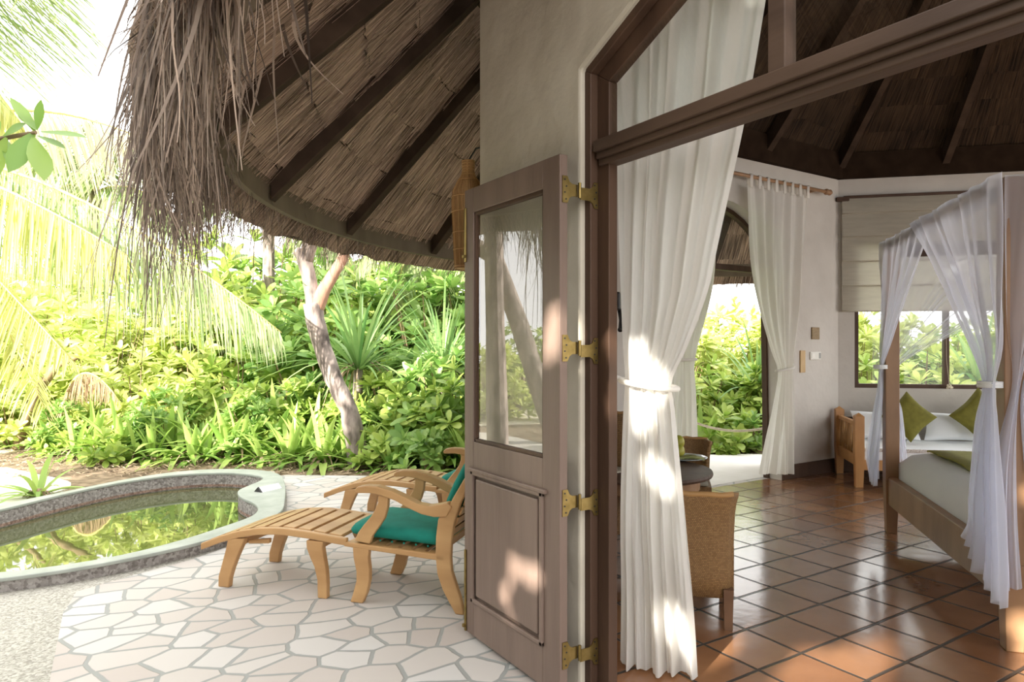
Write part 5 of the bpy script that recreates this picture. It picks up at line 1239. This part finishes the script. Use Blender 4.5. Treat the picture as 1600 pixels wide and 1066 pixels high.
blade(55,207,18,150,.055); blade(55,207,48,245-30,.02); blade(60,206,138,210,.05); blade(58,212,104,230,.045); blade(52,214,70,280,.085,2.6,2.5); blade(50,208,10,268,.07,2.6,2.5); blade(58,203,64,155,.035); blade(56,203,30,175,.05); blade(10,215,-30,290,.07); blade(5,213,40,190,.04); blade(10,218,20,262,.05,2.65,2.6); blade(-5,213,-20,170,.06)
eb(mb, 'leaves', M['leaf_broad'], alm, smooth=True)

# ------------------------------------------------------------ rope beyond the garden door
rp_ = empty('rope_barrier', tuple(gp(1140, 716)), label='sagging cream rope strung beyond the garden door', cat='rope')
A_ = at(1085, 660, 8.3); B_ = at(1200, 668, 8.0); mb = MB()
mb.tube([A_.lerp(B_, k/20) - Vector((0,0,.07*4*(k/20)*(1-k/20))) for k in range(21)], .014, 8); eb(mb, 'rope', M['rope'], rp_, smooth=True)
for e in (A_, B_): mb = MB(); mb.tube([(e.x, e.y, 0), (e.x, e.y, e.z + .06)], .035, 10); eb(mb, 'post', M['bedwood'], rp_)

# ------------------------------------------------------------ unseen trees added to the west to block the sun, crowns holed for light patches
random.seed(77)
def shade_tree(x, y, r, h, z0, lab, n=260, gaps=()):
    e = empty('shade_tree', (x, y, -.03), label=lab, cat='tree')
    fm = MB(); tk = MB(); tk.tube([(0,0,0),(.05,.05,z0*.6),(0,0,z0+h*.5)], [.18,.14,.08], 8); tk.build('trunk', M['bark'], e)
    for i in range(n):
        while True:
            q = Vector((rnd(-1,1), rnd(-1,1), rnd(-1,1)))
            if q.length <= 1: break
        c = Vector((q.x*r, q.y*r, z0 + h*(.5+.5*q.z)))
        rosette(fm, c, Vector((rnd(-1,1), rnd(-1,1), rnd(0,1))) + Vector((0,0,.2)), 7, .46, .21)
    keep = []  # removes leaves along sun rays aimed at the wanted light patches
    for f in fm.f:
        wc = sum((Vector(fm.v[i]) for i in f), Vector()) / len(f) + Vector((x, y, -.03)); ok = True
        for (g, rad) in gaps:
            v = wc - Vector(g); tt_ = v.dot(-SUNDIR)
            if (v + SUNDIR * tt_).length < rad: ok = False; break
        if ok: keep.append(f)
    fm.f = keep
    fm.build('crown', M['leaf_dark'], e); return e
gaps = [((1.59,2.457,.455),0.090),((1.59,2.312,.456),0.095),((1.59,2.534,.31),0.080),((1.59,2.48,.22),0.070),((1.59,2.18,1.40),0.105),((1.59,2.18,1.50),0.095),((1.93,2.0,1.25),0.125),((1.93,2.07,1.36),0.105),((1.93,2.05,1.12),0.115),((1.95,2.0,.9),0.085),
        ((1.95,1.92,.85),0.085),((1.98,1.97,.30),0.105),((2.0,1.9,.18),0.095),((2.62,1.78,0),0.145),((2.80,1.70,0),0.145),((2.98,1.68,0),0.125),((3.48,1.22,0),0.145),((3.62,1.15,0),0.135),((3.77,1.32,0),0.125),((3.98,1.50,0),0.095),((3.75,1.35,.70),0.105)]
for (x, y, r, h, z0) in ((-3.3,-1.9,1.5,4.6,-.3),(-3.6,-.1,1.6,4.8,-.3),(-3.5,1.7,1.5,4.6,-.3),(-3.9,3.5,1.5,3.6,-.3),(-4.6,5.2,1.5,2.8,-.3),(-5.2,-1.2,1.7,5.4,-.2),(-5.4,.8,1.7,5.4,-.2),(-5.4,2.8,1.6,4.6,-.2),(-3.4,-3.6,1.5,4.4,-.3),(-5.0,-3.4,1.7,5.2,-.3)):
    t_ = shade_tree(x, y, r, h, z0, 'dense unseen tree added west of the terrace to block the sun', int(150 * h), gaps); t_['group'] = 'added sun-blocking trees outside the picture'
